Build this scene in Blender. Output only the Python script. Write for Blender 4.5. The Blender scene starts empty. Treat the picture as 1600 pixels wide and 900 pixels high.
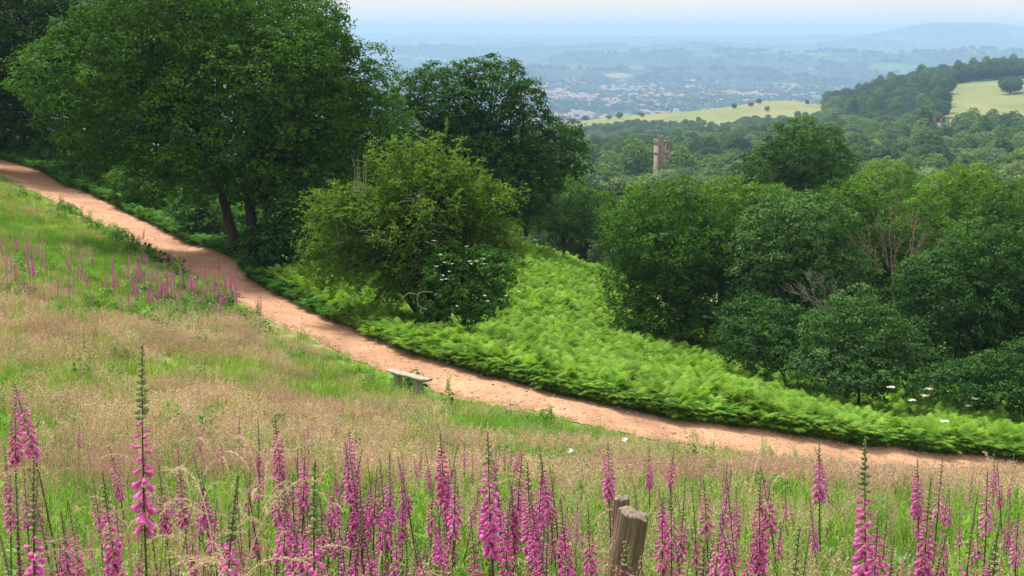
import bpy, math, random
import numpy as np
from math import radians, pi, sin, cos, tan, atan
R_ = radians
rng = np.random.default_rng(7)
random.seed(7)

# ------------------------------------------------------------------ camera, light, exposure
scene = bpy.context.scene
C = scene.collection
PITCH = 10.26
cam = bpy.data.cameras.new('camera')
cam.lens = 50.0; cam.sensor_width = 36.0
cam.clip_start = 0.2; cam.clip_end = 90000
cam_o = bpy.data.objects.new('camera', cam); C.objects.link(cam_o)
cam_o.location = (0, 0, 0); cam_o.rotation_euler = (R_(90 - PITCH), 0, 0)
scene.camera = cam_o

SUN_EL, SUN_AZ = 64.0, -48.0          # azimuth from +Y (ahead), negative = to the left
world = bpy.data.worlds.new('World'); scene.world = world
world.use_nodes = True
wn = world.node_tree; wn.nodes.clear()
wo = wn.nodes.new('ShaderNodeOutputWorld'); wb = wn.nodes.new('ShaderNodeBackground')
sky = wn.nodes.new('ShaderNodeTexSky'); sky.sky_type = 'NISHITA'; sky.sun_disc = False
sky.sun_elevation = R_(SUN_EL); sky.sun_rotation = R_(SUN_AZ)
sky.air_density = 1.0; sky.dust_density = 2.5; sky.ozone_density = 1.0
tcw = wn.nodes.new('ShaderNodeTexCoord'); mpw = wn.nodes.new('ShaderNodeMapping')
mpw.inputs['Scale'].default_value = (1.2, 1.2, 6.0)
nzw = wn.nodes.new('ShaderNodeTexNoise'); nzw.inputs['Scale'].default_value = 2.2; nzw.inputs['Detail'].default_value = 5
crw = wn.nodes.new('ShaderNodeMapRange'); crw.inputs['From Min'].default_value = .3; crw.inputs['From Max'].default_value = .75
crw.inputs['To Min'].default_value = .80; crw.inputs['To Max'].default_value = .96
mxw = wn.nodes.new('ShaderNodeMix'); mxw.data_type = 'RGBA'
sxw = wn.nodes.new('ShaderNodeSeparateXYZ'); wn.links.new(tcw.outputs['Generated'], sxw.inputs[0])   # thin high cloud, brighter overhead than low down
mrw = wn.nodes.new('ShaderNodeMapRange'); mrw.inputs['From Min'].default_value = .02; mrw.inputs['From Max'].default_value = .7
wn.links.new(sxw.outputs[2], mrw.inputs['Value'])
cgw = wn.nodes.new('ShaderNodeMix'); cgw.data_type = 'RGBA'; cgw.inputs[6].default_value = (5.5, 5.1, 4.4, 1); cgw.inputs[7].default_value = (7.4, 7.3, 7.1, 1)
wn.links.new(mrw.outputs[0], cgw.inputs[0]); wn.links.new(cgw.outputs[2], mxw.inputs[7])
wn.links.new(tcw.outputs['Generated'], mpw.inputs['Vector']); wn.links.new(mpw.outputs[0], nzw.inputs['Vector'])
wn.links.new(nzw.outputs['Fac'], crw.inputs['Value']); wn.links.new(crw.outputs[0], mxw.inputs[0])
wn.links.new(sky.outputs[0], mxw.inputs[6]); wn.links.new(mxw.outputs[2], wb.inputs['Color'])
wb.inputs['Strength'].default_value = 0.115
wn.links.new(wb.outputs[0], wo.inputs[0])

sun = bpy.data.lights.new('sun', 'SUN'); sun.energy = 3.6; sun.angle = R_(14); sun.color = (1.0, .955, .87)
sun_o = bpy.data.objects.new('sun', sun); C.objects.link(sun_o)
a = R_(SUN_AZ); e = R_(SUN_EL)
from mathutils import Vector, Matrix
sd = Vector((sin(a) * cos(e), cos(a) * cos(e), sin(e)))
sun_o.rotation_euler = (-sd).to_track_quat('-Z', 'Y').to_euler()

vs = scene.view_settings
vs.view_transform = 'Standard'; vs.look = 'None'; vs.gamma = 1.0; vs.exposure = 0.85; vs.use_curve_mapping = False
cy = scene.cycles
cy.max_bounces = 6; cy.diffuse_bounces = 3; cy.glossy_bounces = 2; cy.transmission_bounces = 3
cy.volume_bounces = 2; cy.transparent_max_bounces = 4; cy.use_denoising = True

# ------------------------------------------------------------------ camera maths (photo pixels, 1600 x 900)
F = 1600 * 50 / 36.0
def ratio(py):                        # drop per metre forward, for a photo row
    v = (450.0 - np.asarray(py, float)) / F; t = R_(PITCH)
    return -(v * cos(t) - sin(t)) / (cos(t) + v * sin(t))
def uu(px, py):                       # x per metre forward
    v = (450.0 - np.asarray(py, float)) / F; t = R_(PITCH)
    return (np.asarray(px, float) - 800) / F / (cos(t) + v * sin(t))
def at(px, py, Y):
    return (float(uu(px, py)) * Y, float(Y), -float(ratio(py)) * Y)
def project(x, y, z):
    t = R_(PITCH)
    yy = np.maximum(y, .1)
    d = yy * cos(t) - z * sin(t); up = yy * sin(t) + z * cos(t)
    return 800 + F * x / d, 450 - F * up / d

# ------------------------------------------------------------------ value noise
def vnoise(x, y, seed=0):
    x = np.asarray(x, float); y = np.asarray(y, float)
    xi = np.floor(x).astype(np.int64); yi = np.floor(y).astype(np.int64)
    fx = x - xi; fy = y - yi; fx = fx * fx * (3 - 2 * fx); fy = fy * fy * (3 - 2 * fy)
    def h(i, j):
        n = (i * 374761393 + j * 668265263 + seed * 974634777) & 0x7fffffff
        n = ((n ^ (n >> 13)) * 1274126177) & 0x7fffffff
        return ((n ^ (n >> 16)) & 0xffff) / 65535.0
    a_ = h(xi, yi); b_ = h(xi + 1, yi); c_ = h(xi, yi + 1); d_ = h(xi + 1, yi + 1)
    return (a_ * (1 - fx) + b_ * fx) * (1 - fy) + (c_ * (1 - fx) + d_ * fx) * fy
def fbm(x, y, oct=4, seed=0):
    s = 0; a_ = .5; t = 0
    for o in range(oct):
        s = s + a_ * vnoise(x * 2 ** o, y * 2 ** o, seed + o); t += a_; a_ *= .5
    return s / t
def sstep(a_, b_, x):
    t = np.clip((x - a_) / (b_ - a_), 0, 1); return t * t * (3 - 2 * t)

# ------------------------------------------------------------------ the path in plan, from its two edges
PCOL = [-150, 0, 100, 200, 300, 400, 500, 600, 700, 800, 900, 1000, 1100, 1200, 1300, 1400, 1500, 1600, 1760]
PY_ = [104, 88, 78, 69, 61, 54.5, 49, 44.5, 41.5, 40, 39.5, 39.5, 40, 40.5, 41, 42, 43, 44, 46]
PUP = [196, 247, 288, 330, 378, 440, 487, 530, 566, 593, 618, 640, 656, 670, 684, 695, 706, 716, 731]
PLO = [218, 276, 320, 375, 430, 490, 538, 580, 615, 640, 662, 683, 698, 712, 725, 735, 743, 748, 764]
pc, pe_up, pe_lo = [], [], []
for c_, y_, u_, l_ in zip(PCOL, PY_, PUP, PLO):
    m_ = .5 * (u_ + l_); z_ = -float(ratio(m_)) * y_
    pc.append((float(uu(c_, m_)) * y_, y_, z_))
    for e_, lst, dz in ((u_, pe_up, -.06), (l_, pe_lo, .03)):
        Ye = -(z_) / float(ratio(e_)); lst.append((float(uu(c_, e_)) * Ye, Ye, z_ + dz))
pc = np.array(pc); pe_up = np.array(pe_up); pe_lo = np.array(pe_lo)
def catmull(P, n):
    P = np.asarray(P); Q = np.vstack([2 * P[0] - P[1], P, 2 * P[-1] - P[-2]])
    out = []
    for i in range(1, len(Q) - 2):
        t = np.linspace(0, 1, n, endpoint=False)[:, None]
        a_, b_, c_, d_ = Q[i - 1], Q[i], Q[i + 1], Q[i + 2]
        out.append(.5 * ((2 * b_) + (c_ - a_) * t + (2 * a_ - 5 * b_ + 4 * c_ - d_) * t ** 2 + (3 * b_ - a_ - 3 * c_ + d_) * t ** 3))
    out.append(P[-1:]); return np.vstack(out)
EU = catmull(pe_up, 12); EL = catmull(pe_lo, 12)
CL = .5 * (EU + EL); HW = .5 * np.linalg.norm((EU - EL)[:, :2], axis=1)
# true half width is measured square to the path
TG = np.gradient(CL[:, :2], axis=0); TG /= np.linalg.norm(TG, axis=1)[:, None]
NM = np.stack([-TG[:, 1], TG[:, 0]], 1)
HW = np.abs(np.sum((EU - EL)[:, :2] * NM, 1)) * .5
def path_dist(x, y):
    """signed distance from centre line (positive on the bracken side), minus half width -> outside > 0; and side"""
    x = np.asarray(x, float).ravel(); y = np.asarray(y, float).ravel()
    best = np.full(x.shape, 1e9); side = np.zeros(x.shape); hw = np.zeros(x.shape)
    for i in range(len(CL) - 1):
        ax, ay = CL[i, :2]; dx, dy = CL[i + 1, :2] - CL[i, :2]; L = dx * dx + dy * dy
        t = np.clip(((x - ax) * dx + (y - ay) * dy) / L, 0, 1)
        ex = x - ax - t * dx; ey = y - ay - t * dy; d = ex * ex + ey * ey
        m = d < best
        best = np.where(m, d, best); side = np.where(m, np.sign(dx * ey - dy * ex), side)
        hw = np.where(m, HW[i] * (1 - t) + HW[i + 1] * t, hw)
    return np.sqrt(best) - hw, side
# side is +1 on the left of the travel direction (left->right): that is the far (bracken) side

# ------------------------------------------------------------------ terrain: thin plate spline over (x/y, ln y)
ctrl = []
def cp(px, py, Y): ctrl.append((float(uu(px, py)), math.log(Y), float(ratio(py))))
def cz(px, Y, drop): ctrl.append(((px - 800) / F * 1.0, math.log(Y), drop / Y))
for P in (pc[:], pe_up, pe_lo):
    for x, y, z in P: ctrl.append((x / y, math.log(y), -z / y))
for px in (-300, 0, 400): 
    for Y, d in ((4.5, 2.75), (7, 3.3)): cz(px, Y, d)
for px in (800, 1200, 1600, 1900):
    for Y, d in ((4.5, 2.8), (7, 3.42)): cz(px, Y, d)
for px, L in {0: ((900, 10), (800, 14.5), (700, 20), (600, 28), (500, 38), (400, 52), (320, 70)),
              -250: ((900, 10), (780, 14.5), (660, 20), (560, 28), (450, 38), (350, 52), (260, 76)),
              250: ((900, 10.3), (800, 15), (700, 21.5), (600, 31), (520, 41), (460, 51)),
              500: ((900, 10.7), (800, 16), (720, 22), (640, 32), (590, 39.5)),
              800: ((900, 11), (800, 17), (720, 26), (670, 34)),
              1200: ((900, 11), (850, 14.2), (800, 18.5), (755, 26), (735, 33)),
              1600: ((900, 11), (850, 15), (800, 21), (765, 30), (756, 37)),
              1850: ((900, 11), (850, 15), (805, 21), (775, 30), (768, 38))}.items():
    for py, Y in L: cp(px, py, Y)
for px, Y, d in ((480, 58, 10.3), (375, 62, 9.6), (150, 88, 8.2), (0, 100, 8.4), (650, 52, 11.2), (700, 60, 12.4), (850, 58, 12.8), (850, 70, 13.5),
                 (850, 90, 14.6), (850, 47, 11.6), (1000, 47, 12.1), (1000, 60, 13.9), (1200, 50, 13.5), (1200, 62, 15.2), (1500, 51, 14.9),
                 (1500, 58, 16.0), (1400, 47.5, 14.1), (1750, 52, 15.8), (1600, 70, 18), (1100, 80, 17), (400, 80, 9.8), (600, 80, 12.5),
                 (-300, 110, 8.5), (0, 140, 12), (300, 120, 14), (600, 120, 18), (900, 120, 22), (1200, 120, 24), (1600, 120, 25), (1900, 120, 26),
                 (0, 250, 35), (500, 250, 38), (900, 200, 34), (1300, 200, 35), (1600, 200, 34), (900, 300, 46), (1300, 300, 46), (1600, 300, 44),
                 (900, 450, 56), (1300, 450, 55), (1600, 450, 53), (300, 450, 60), (900, 700, 68), (1300, 700, 63), (1600, 700, 58), (300, 700, 80),
                 (900, 1000, 84), (1100, 1000, 76), (1300, 1000, 68), (1480, 950, 60.5), (1600, 950, 58), (1900, 950, 50),
                 (820, 1500, 104), (900, 1500, 94), (1000, 1500, 87), (1100, 1500, 82), (1230, 1500, 72), (1300, 1500, 78),
                 (1300, 1300, 70), (1400, 1300, 58), (1500, 1300, 46.5), (1600, 1300, 42), (1900, 1300, 30), (1480, 1250, 48), (1600, 1200, 45),
                 (1350, 1450, 68), (1400, 1450, 57), (1500, 1450, 46), (1600, 1450, 41), (1240, 1300, 76), (300, 1300, 130), (300, 2200, 200),
                 (800, 2200, 175), (1200, 2200, 160), (1600, 2200, 140), (1900, 2200, 130), (1900, 1600, 60), (-400, 1300, 150), (-400, 400, 60)):
    cz(px, Y, d)
ctrl = np.array(ctrl)
SU, SW = 2.2, 1.0
def _tk(r2): return np.where(r2 > 1e-12, .5 * r2 * np.log(np.maximum(r2, 1e-12)), 0)
cu, cw, cr = ctrl[:, 0] * SU, ctrl[:, 1] * SW, ctrl[:, 2]
n_ = len(cu)
K = _tk((cu[:, None] - cu) ** 2 + (cw[:, None] - cw) ** 2) + np.eye(n_) * 4e-5
Pm = np.stack([np.ones(n_), cu, cw], 1)
A_ = np.block([[K, Pm], [Pm.T, np.zeros((3, 3))]])
sol = np.linalg.solve(A_, np.concatenate([cr * np.exp(ctrl[:, 1]) ** .5, np.zeros(3)]))
def tps(u, w):
    out = np.empty(u.shape)
    for s in range(0, len(u), 20000):
        a_ = u[s:s + 20000] * SU; b_ = w[s:s + 20000] * SW
        k = _tk((a_[:, None] - cu) ** 2 + (b_[:, None] - cw) ** 2)
        out[s:s + 20000] = k @ sol[:n_] + sol[n_] + sol[n_ + 1] * a_ + sol[n_ + 2] * b_
    return out
def H(x, y):
    x = np.asarray(x, float); y = np.asarray(y, float); shp = np.broadcast(x, y).shape
    x = np.broadcast_to(x, shp).ravel(); y = np.broadcast_to(y, shp).ravel()
    yc = np.clip(y, 4.5, 2600); u = np.clip(x / yc, -.62, .62)
    zr = -tps(u, np.log(yc)) * yc ** .5
    lin = -1.7 - .235 * y - .004 * np.abs(x)
    t = sstep(4.5, 7.5, y); z = lin * (1 - t) + zr * t
    # the plain and its far ridges
    far = -222 + 10 * (fbm(x / 900, y / 1500, 3, 5) - .5)
    def ridge(yc_, w_, h_, x0, x1, seed, wob=300):
        yy = yc_ + wob * (vnoise(x / 2500., 0 * x + seed, seed) - .5) * 2
        prof = .55 + .45 * fbm(x / (yc_ * .06), 0 * x + seed, 3, seed)
        s = sstep(x0 - yc_ * .04, x0 + yc_ * .02, x) * (1 - sstep(x1 - yc_ * .03, x1 + yc_ * .05, x))
        return h_ * prof * s * np.exp(-((y - yy) / w_) ** 2)
    far += ridge(6600, 420, 62, -400, 1200, 11) + ridge(6000, 300, 22, -900, 100, 12)
    far += ridge(8600, 700, 128, 300, 4200, 13, 500) + ridge(7600, 500, 70, 1500, 4600, 14)
    far += ridge(11500, 900, 152, -3800, 1700, 15, 700) + ridge(13500, 1200, 150, -200, 5200, 16, 900)
    far += ridge(17000, 1500, 190, -9000, 9000, 17, 1000) + ridge(22500, 1500, 225, -16000, 16000, 18, 500)
    bx = (x - 4500) / 1250.
    far += np.exp(-((y - 14600) / 800) ** 2) * (214 * np.exp(-np.abs(bx) ** 2.2) + 95 * sstep(3400, 5200, x) * (1 - np.exp(-np.abs(bx) ** 2.2)))
    t = sstep(math.log(1750), math.log(3300), np.log(np.maximum(y, 1)))
    z = z * (1 - t) + far * t
    # small bumps on the near meadow
    z = z + (fbm(x / 1.7, y / 1.7, 3, 3) - .5) * .16 * (1 - sstep(90, 200, y)) * sstep(3, 8, y)
    return z.reshape(shp)

# ------------------------------------------------------------------ mesh accumulation
class MB:
    def __init__(s): s.V = []; s.I = []; s.T = []; s.A = []; s.M = []; s.n = 0
    def add(s, V, Fc, v=0.5, mi=0):
        """V (n,3); Fc (m,k) ints; v scalar or per-face array; mi material index"""
        V = np.asarray(V, np.float32).reshape(-1, 3); Fc = np.asarray(Fc, np.int64)
        if len(Fc) == 0: return
        s.V.append(V); s.I.append((Fc + s.n).ravel()); s.T.append(np.full(len(Fc), Fc.shape[1]))
        s.A.append(np.broadcast_to(np.asarray(v, np.float32), (len(Fc),)).copy()); s.M.append(np.full(len(Fc), mi)); s.n += len(V)
    def merge(s, o, M=None, mi=None):
        for V, I, T, A, Mi in zip(o.V, o.I, o.T, o.A, o.M): pass
    def mesh(s, name, mats, smooth=False):
        me = bpy.data.meshes.new(name)
        V = np.concatenate(s.V); I = np.concatenate(s.I).astype(np.int32); T = np.concatenate(s.T).astype(np.int32)
        me.vertices.add(len(V)); me.vertices.foreach_set('co', V.ravel())
        me.loops.add(len(I)); me.loops.foreach_set('vertex_index', I)
        me.polygons.add(len(T)); st = np.concatenate([[0], np.cumsum(T)[:-1]]).astype(np.int32)
        me.polygons.foreach_set('loop_start', st)
        try: me.polygons.foreach_set('loop_total', T)
        except Exception: pass
        if not isinstance(mats, (list, tuple)): mats = [mats]
        for m in mats: me.materials.append(m)
        if len(mats) > 1: me.polygons.foreach_set('material_index', np.concatenate(s.M).astype(np.int32))
        at_ = me.attributes.new('v', 'FLOAT', 'FACE'); at_.data.foreach_set('value', np.concatenate(s.A))
        if smooth: me.polygons.foreach_set('use_smooth', np.ones(len(T), bool))
        me.update(calc_edges=True); me.validate()
        return me
    def obj(s, name, mats, parent=None, smooth=False, link=True):
        o = bpy.data.objects.new(name, s.mesh(name, mats, smooth))
        if link: C.objects.link(o)
        if parent: o.parent = parent
        return o

def tag(o, label=None, cat=None, group=None, kind=None):
    if label: o['label'] = label
    if cat: o['category'] = cat
    if group: o['group'] = group
    if kind: o['kind'] = kind
    return o
def empty(name, loc, rz=0, **k):
    o = bpy.data.objects.new(name, None); C.objects.link(o); o.location = loc; o.rotation_euler = (0, 0, rz)
    o.empty_display_size = .2
    return tag(o, **k)
def copy_tree(root, **k):
    r = root.copy(); C.objects.link(r)
    for ch in list(root.children):
        c = ch.copy(); C.objects.link(c); c.parent = r
        for g in ch.children:
            d = g.copy(); C.objects.link(d); d.parent = c
    return tag(r, **k)
def tube(mb, P, R, sides=6, v=.5, mi=0, cap=True):
    P = np.asarray(P, float); R = np.broadcast_to(np.asarray(R, float), (len(P),)); n = len(P)
    T = np.gradient(P, axis=0); T /= np.maximum(np.linalg.norm(T, axis=1)[:, None], 1e-9)
    ref = np.array([0, 0, 1.]) if abs(T[:, 2]).mean() < .8 else np.array([1., 0, 0])
    A = np.cross(T, ref); A /= np.maximum(np.linalg.norm(A, axis=1)[:, None], 1e-9); B = np.cross(T, A)
    th = np.linspace(0, 2 * pi, sides, endpoint=False)
    V = P[:, None, :] + R[:, None, None] * (A[:, None, :] * np.cos(th)[None, :, None] + B[:, None, :] * np.sin(th)[None, :, None])
    i = np.arange(n - 1)[:, None] * sides; j = np.arange(sides)[None, :]; j2 = (j + 1) % sides
    Fc = np.stack([i + j, i + j2, i + sides + j2, i + sides + j], -1).reshape(-1, 4)
    mb.add(V.reshape(-1, 3), Fc, v, mi)
    if cap and sides > 3:
        mb.add(V[-1], np.arange(sides)[None, :], v, mi); mb.add(V[0], np.arange(sides)[::-1][None, :], v, mi)
def box(mb, x0, x1, y0, y1, z0, z1, v=.5, mi=0, rot=None):
    V = np.array([(x, y, z) for z in (z0, z1) for y in (y0, y1) for x in (x0, x1)], float)
    if rot is not None: V = V @ rot.T
    mb.add(V, [[0, 2, 3, 1], [4, 5, 7, 6], [0, 1, 5, 4], [2, 6, 7, 3], [0, 4, 6, 2], [1, 3, 7, 5]], v, mi)
def unit(v): return v / np.maximum(np.linalg.norm(v, axis=-1, keepdims=True), 1e-9)
def rdir(n, g=None):
    g = g or rng; return unit(g.normal(size=(n, 3)))
def leaves(mb, P, N, L, W, v, g=None, mi=0, bend=.15, T=None):
    g = g or rng
    n = len(P); N = unit(N); 
    if T is None: T = rdir(n, g)
    T = unit(T - N * np.sum(T * N, 1)[:, None]); B = np.cross(N, T)
    L = np.broadcast_to(L, (n,))[:, None]; W = np.broadcast_to(W, (n,))[:, None]
    up = N * (L * bend)
    V = np.stack([P - T * L * .5, P + B * W * .5 + up + T * L * .08, P + T * L * .5, P - B * W * .5 + up + T * L * .08], 1)
    mb.add(V.reshape(-1, 3), np.arange(4 * n).reshape(n, 4), v, mi)

# ------------------------------------------------------------------ materials
def nodes(name):
    m = bpy.data.materials.new(name); m.use_nodes = True; nt = m.node_tree; nt.nodes.clear()
    out = nt.nodes.new('ShaderNodeOutputMaterial'); return m, nt, out
def L_(nt, a_, b_): nt.links.new(a_, b_)
def mixc(nt, f, c1, c2):
    m = nt.nodes.new('ShaderNodeMix'); m.data_type = 'RGBA'
    for s, c in ((6, c1), (7, c2)):
        if isinstance(c, tuple): m.inputs[s].default_value = (*c, 1) if len(c) == 3 else c
        else: L_(nt, c, m.inputs[s])
    if isinstance(f, (int, float)): m.inputs[0].default_value = f
    else: L_(nt, f, m.inputs[0])
    return m.outputs[2]
def attr(nt, name):
    a_ = nt.nodes.new('ShaderNodeAttribute'); a_.attribute_name = name; return a_.outputs['Fac']
def maprange(nt, v, a0, a1, b0=0., b1=1.):
    m = nt.nodes.new('ShaderNodeMapRange'); L_(nt, v, m.inputs['Value'])
    for k, x in zip(('From Min', 'From Max', 'To Min', 'To Max'), (a0, a1, b0, b1)): m.inputs[k].default_value = x
    return m.outputs[0]
def noise(nt, scale, detail=4, rough=.55, coord=None, stretch=None):
    n = nt.nodes.new('ShaderNodeTexNoise'); n.inputs['Scale'].default_value = scale; n.inputs['Detail'].default_value = detail
    n.inputs['Roughness'].default_value = rough
    if coord is None:
        tc = nt.nodes.new('ShaderNodeTexCoord'); coord = tc.outputs['Object']
    if stretch:
        mp = nt.nodes.new('ShaderNodeMapping'); mp.inputs['Scale'].default_value = stretch; L_(nt, coord, mp.inputs['Vector']); coord = mp.outputs[0]
    L_(nt, coord, n.inputs['Vector']); return n.outputs['Fac']
def leafmat(name, c0, c1, trans=.3, rough=.65, rnd=.25, c2=None, spec=.10):
    """c0..c1 by the face's own value, plus a per-object swing towards c2"""
    m, nt, out = nodes(name)
    col = mixc(nt, attr(nt, 'v'), c0, c1)
    oi = nt.nodes.new('ShaderNodeObjectInfo')
    if c2 is None: c2 = tuple(x * 1.5 for x in c1)
    col = mixc(nt, maprange(nt, oi.outputs['Random'], 0, 1, 0, rnd), col, c2)
    if rnd >= .3:                     # tuft to tuft and patch to patch variation of the plants themselves
        nz_ = nt.nodes.new('ShaderNodeTexNoise'); nz_.inputs['Scale'].default_value = .9; nz_.inputs['Detail'].default_value = 3; L_(nt, oi.outputs['Location'], nz_.inputs['Vector'])
        mm = nt.nodes.new('ShaderNodeMath'); mm.operation = 'MULTIPLY'; L_(nt, oi.outputs['Random'], mm.inputs[0]); mm.inputs[1].default_value = 37.7
        fr_ = nt.nodes.new('ShaderNodeMath'); fr_.operation = 'FRACT'; L_(nt, mm.outputs[0], fr_.inputs[0])
        v1 = nt.nodes.new('ShaderNodeMath'); v1.operation = 'MULTIPLY'; L_(nt, maprange(nt, nz_.outputs['Fac'], .3, .7, .75, 1.2), v1.inputs[0]); L_(nt, maprange(nt, fr_.outputs[0], 0, 1, .7, 1.2), v1.inputs[1])
        hs = nt.nodes.new('ShaderNodeHueSaturation'); L_(nt, v1.outputs[0], hs.inputs['Value']); L_(nt, col, hs.inputs['Color']); col = hs.outputs[0]
    b = nt.nodes.new('ShaderNodeBsdfPrincipled'); L_(nt, col, b.inputs['Base Color'])
    b.inputs['Roughness'].default_value = rough; b.inputs['Specular IOR Level'].default_value = spec
    t = nt.nodes.new('ShaderNodeBsdfTranslucent')
    tcol = nt.nodes.new('ShaderNodeMix'); tcol.data_type = 'RGBA'; tcol.blend_type = 'MULTIPLY'; tcol.inputs[0].default_value = 1
    L_(nt, col, tcol.inputs[6]); tcol.inputs[7].default_value = (1.5, 1.45, .6, 1)
    L_(nt, tcol.outputs[2], t.inputs['Color'])
    ms = nt.nodes.new('ShaderNodeMixShader'); ms.inputs[0].default_value = trans
    L_(nt, b.outputs[0], ms.inputs[1]); L_(nt, t.outputs[0], ms.inputs[2]); L_(nt, ms.outputs[0], out.inputs['Surface'])
    return m
def plain(name, c0, c1=None, scale=8, rough=.8, stretch=None, bump=.0, detail=5, spec=.3):
    m, nt, out = nodes(name)
    b = nt.nodes.new('ShaderNodeBsdfPrincipled'); b.inputs['Roughness'].default_value = rough; b.inputs['Specular IOR Level'].default_value = spec
    n = noise(nt, scale, detail, stretch=stretch)
    col = mixc(nt, maprange(nt, n, .3, .7), c0, c1 or c0); L_(nt, col, b.inputs['Base Color'])
    if bump:
        bp = nt.nodes.new('ShaderNodeBump'); bp.inputs['Strength'].default_value = bump; bp.inputs['Distance'].default_value = .02
        L_(nt, n, bp.inputs['Height']); L_(nt, bp.outputs[0], b.inputs['Normal'])
    L_(nt, b.outputs[0], out.inputs['Surface']); return m

M = {}
M['oak'] = leafmat('oak_leaves', (.014, .048, .004), (.064, .158, .013), .3, rnd=.12)
M['oak_dark'] = leafmat('oak_leaves_dark', (.009, .030, .004), (.034, .088, .010), .2, rnd=.1)
M['oak_mid'] = leafmat('oak_leaves_mid', (.014, .050, .006), (.058, .142, .014), .25, rnd=.1)
M['shrub'] = leafmat('shrub_leaves', (.018, .062, .006), (.076, .176, .018), .3, rnd=.15)
M['shrub_dark'] = leafmat('shrub_leaves_dark', (.012, .044, .008), (.050, .130, .022), .2, rnd=.1)
M['shrub_grey'] = leafmat('shrub_leaves_grey', (.022, .066, .014), (.085, .185, .042), .2, rnd=.1)
M['shrub_light'] = leafmat('shrub_leaves_light', (.036, .100, .008), (.125, .245, .024), .35, rnd=.15)
M['hawthorn'] = leafmat('hawthorn_leaves', (.042, .108, .012), (.175, .300, .040), .4, rnd=.1)
M['elder'] = leafmat('elder_leaves', (.020, .070, .010), (.065, .160, .024), .3)
M['bracken'] = leafmat('bracken_fronds', (.050, .160, .010), (.235, .430, .045), .35, rnd=.5, c2=(.31, .47, .075))
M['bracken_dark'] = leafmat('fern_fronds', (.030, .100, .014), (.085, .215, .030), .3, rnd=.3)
M['grass'] = leafmat('grass_blades', (.100, .195, .026), (.270, .390, .070), .32, rnd=.6, c2=(.37, .40, .15))
M['grass_lush'] = leafmat('lush_grass_blades', (.070, .185, .020), (.200, .375, .050), .32, rnd=.4, c2=(.26, .40, .07))
M['seed'] = leafmat('grass_seed_heads', (.36, .22, .185), (.63, .45, .36), .2, rnd=.6, c2=(.54, .47, .29), rough=.8)
M['seed_purple'] = leafmat('purple_grass_seed_heads', (.32, .17, .16), (.50, .32, .27), .2, rnd=.5, c2=(.50, .38, .27), rough=.8)
M['herb'] = leafmat('herb_leaves', (.060, .190, .020), (.190, .380, .045), .35, rnd=.35, c2=(.26, .42, .06))
M['herb_dark'] = leafmat('dark_herb_leaves', (.030, .110, .014), (.090, .230, .035), .3, rnd=.3)
M['fox_leaf'] = leafmat('foxglove_leaves', (.070, .170, .040), (.160, .310, .080), .25)
M['fox_stem'] = leafmat('foxglove_stem', (.070, .050, .040), (.130, .160, .060), .05, rnd=.4, c2=(.10, .06, .05))
M['bud'] = leafmat('foxglove_buds', (.110, .140, .060), (.290, .330, .165), .2, rnd=.4, c2=(.36, .33, .20))
M['bark'] = plain('bark', (.016, .013, .010), (.045, .037, .028), 6, .9, (1, 1, .25), .5)
M['twig'] = plain('bare_twigs', (.10, .08, .052), (.19, .155, .105), 5, .9)
M['twig_grey'] = plain('grey_twigs', (.14, .12, .10), (.26, .235, .20), 5, .9)
M['white'] = plain('cream_petals', (.50, .49, .36), (.66, .65, .52), 20, .7)
M['yellow'] = plain('yellow_petals', (.75, .60, .03), (.80, .68, .08), 20, .6)
M['litter'] = plain('white_paper', (.80, .80, .80), (.70, .72, .72), 8, .6)

def bellmat():
    m, nt, out = nodes('foxglove_bell')
    oi = nt.nodes.new('ShaderNodeObjectInfo'); g = nt.nodes.new('ShaderNodeNewGeometry')
    col = mixc(nt, attr(nt, 'v'), (.28, .024, .125), (.68, .120, .460))
    col = mixc(nt, maprange(nt, oi.outputs['Random'], 0, 1, 0, .5), col, (.50, .08, .24))
    m7 = nt.nodes.new('ShaderNodeMath'); m7.operation = 'MULTIPLY'; L_(nt, oi.outputs['Random'], m7.inputs[0]); m7.inputs[1].default_value = 17.3
    f7 = nt.nodes.new('ShaderNodeMath'); f7.operation = 'FRACT'; L_(nt, m7.outputs[0], f7.inputs[0])
    col = mixc(nt, maprange(nt, f7.outputs[0], .4, 1, 0, .30), col, (.80, .38, .64))
    col = mixc(nt, maprange(nt, g.outputs['Backfacing'], 0, 1, 0, .5), col, (.80, .36, .62))
    b = nt.nodes.new('ShaderNodeBsdfPrincipled'); L_(nt, col, b.inputs['Base Color']); b.inputs['Roughness'].default_value = .5
    b.inputs['Specular IOR Level'].default_value = .2
    t = nt.nodes.new('ShaderNodeBsdfTranslucent'); L_(nt, col, t.inputs['Color'])
    ms = nt.nodes.new('ShaderNodeMixShader'); ms.inputs[0].default_value = .3
    L_(nt, b.outputs[0], ms.inputs[1]); L_(nt, t.outputs[0], ms.inputs[2]); L_(nt, ms.outputs[0], out.inputs['Surface'])
    return m
M['bell'] = bellmat()

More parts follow.
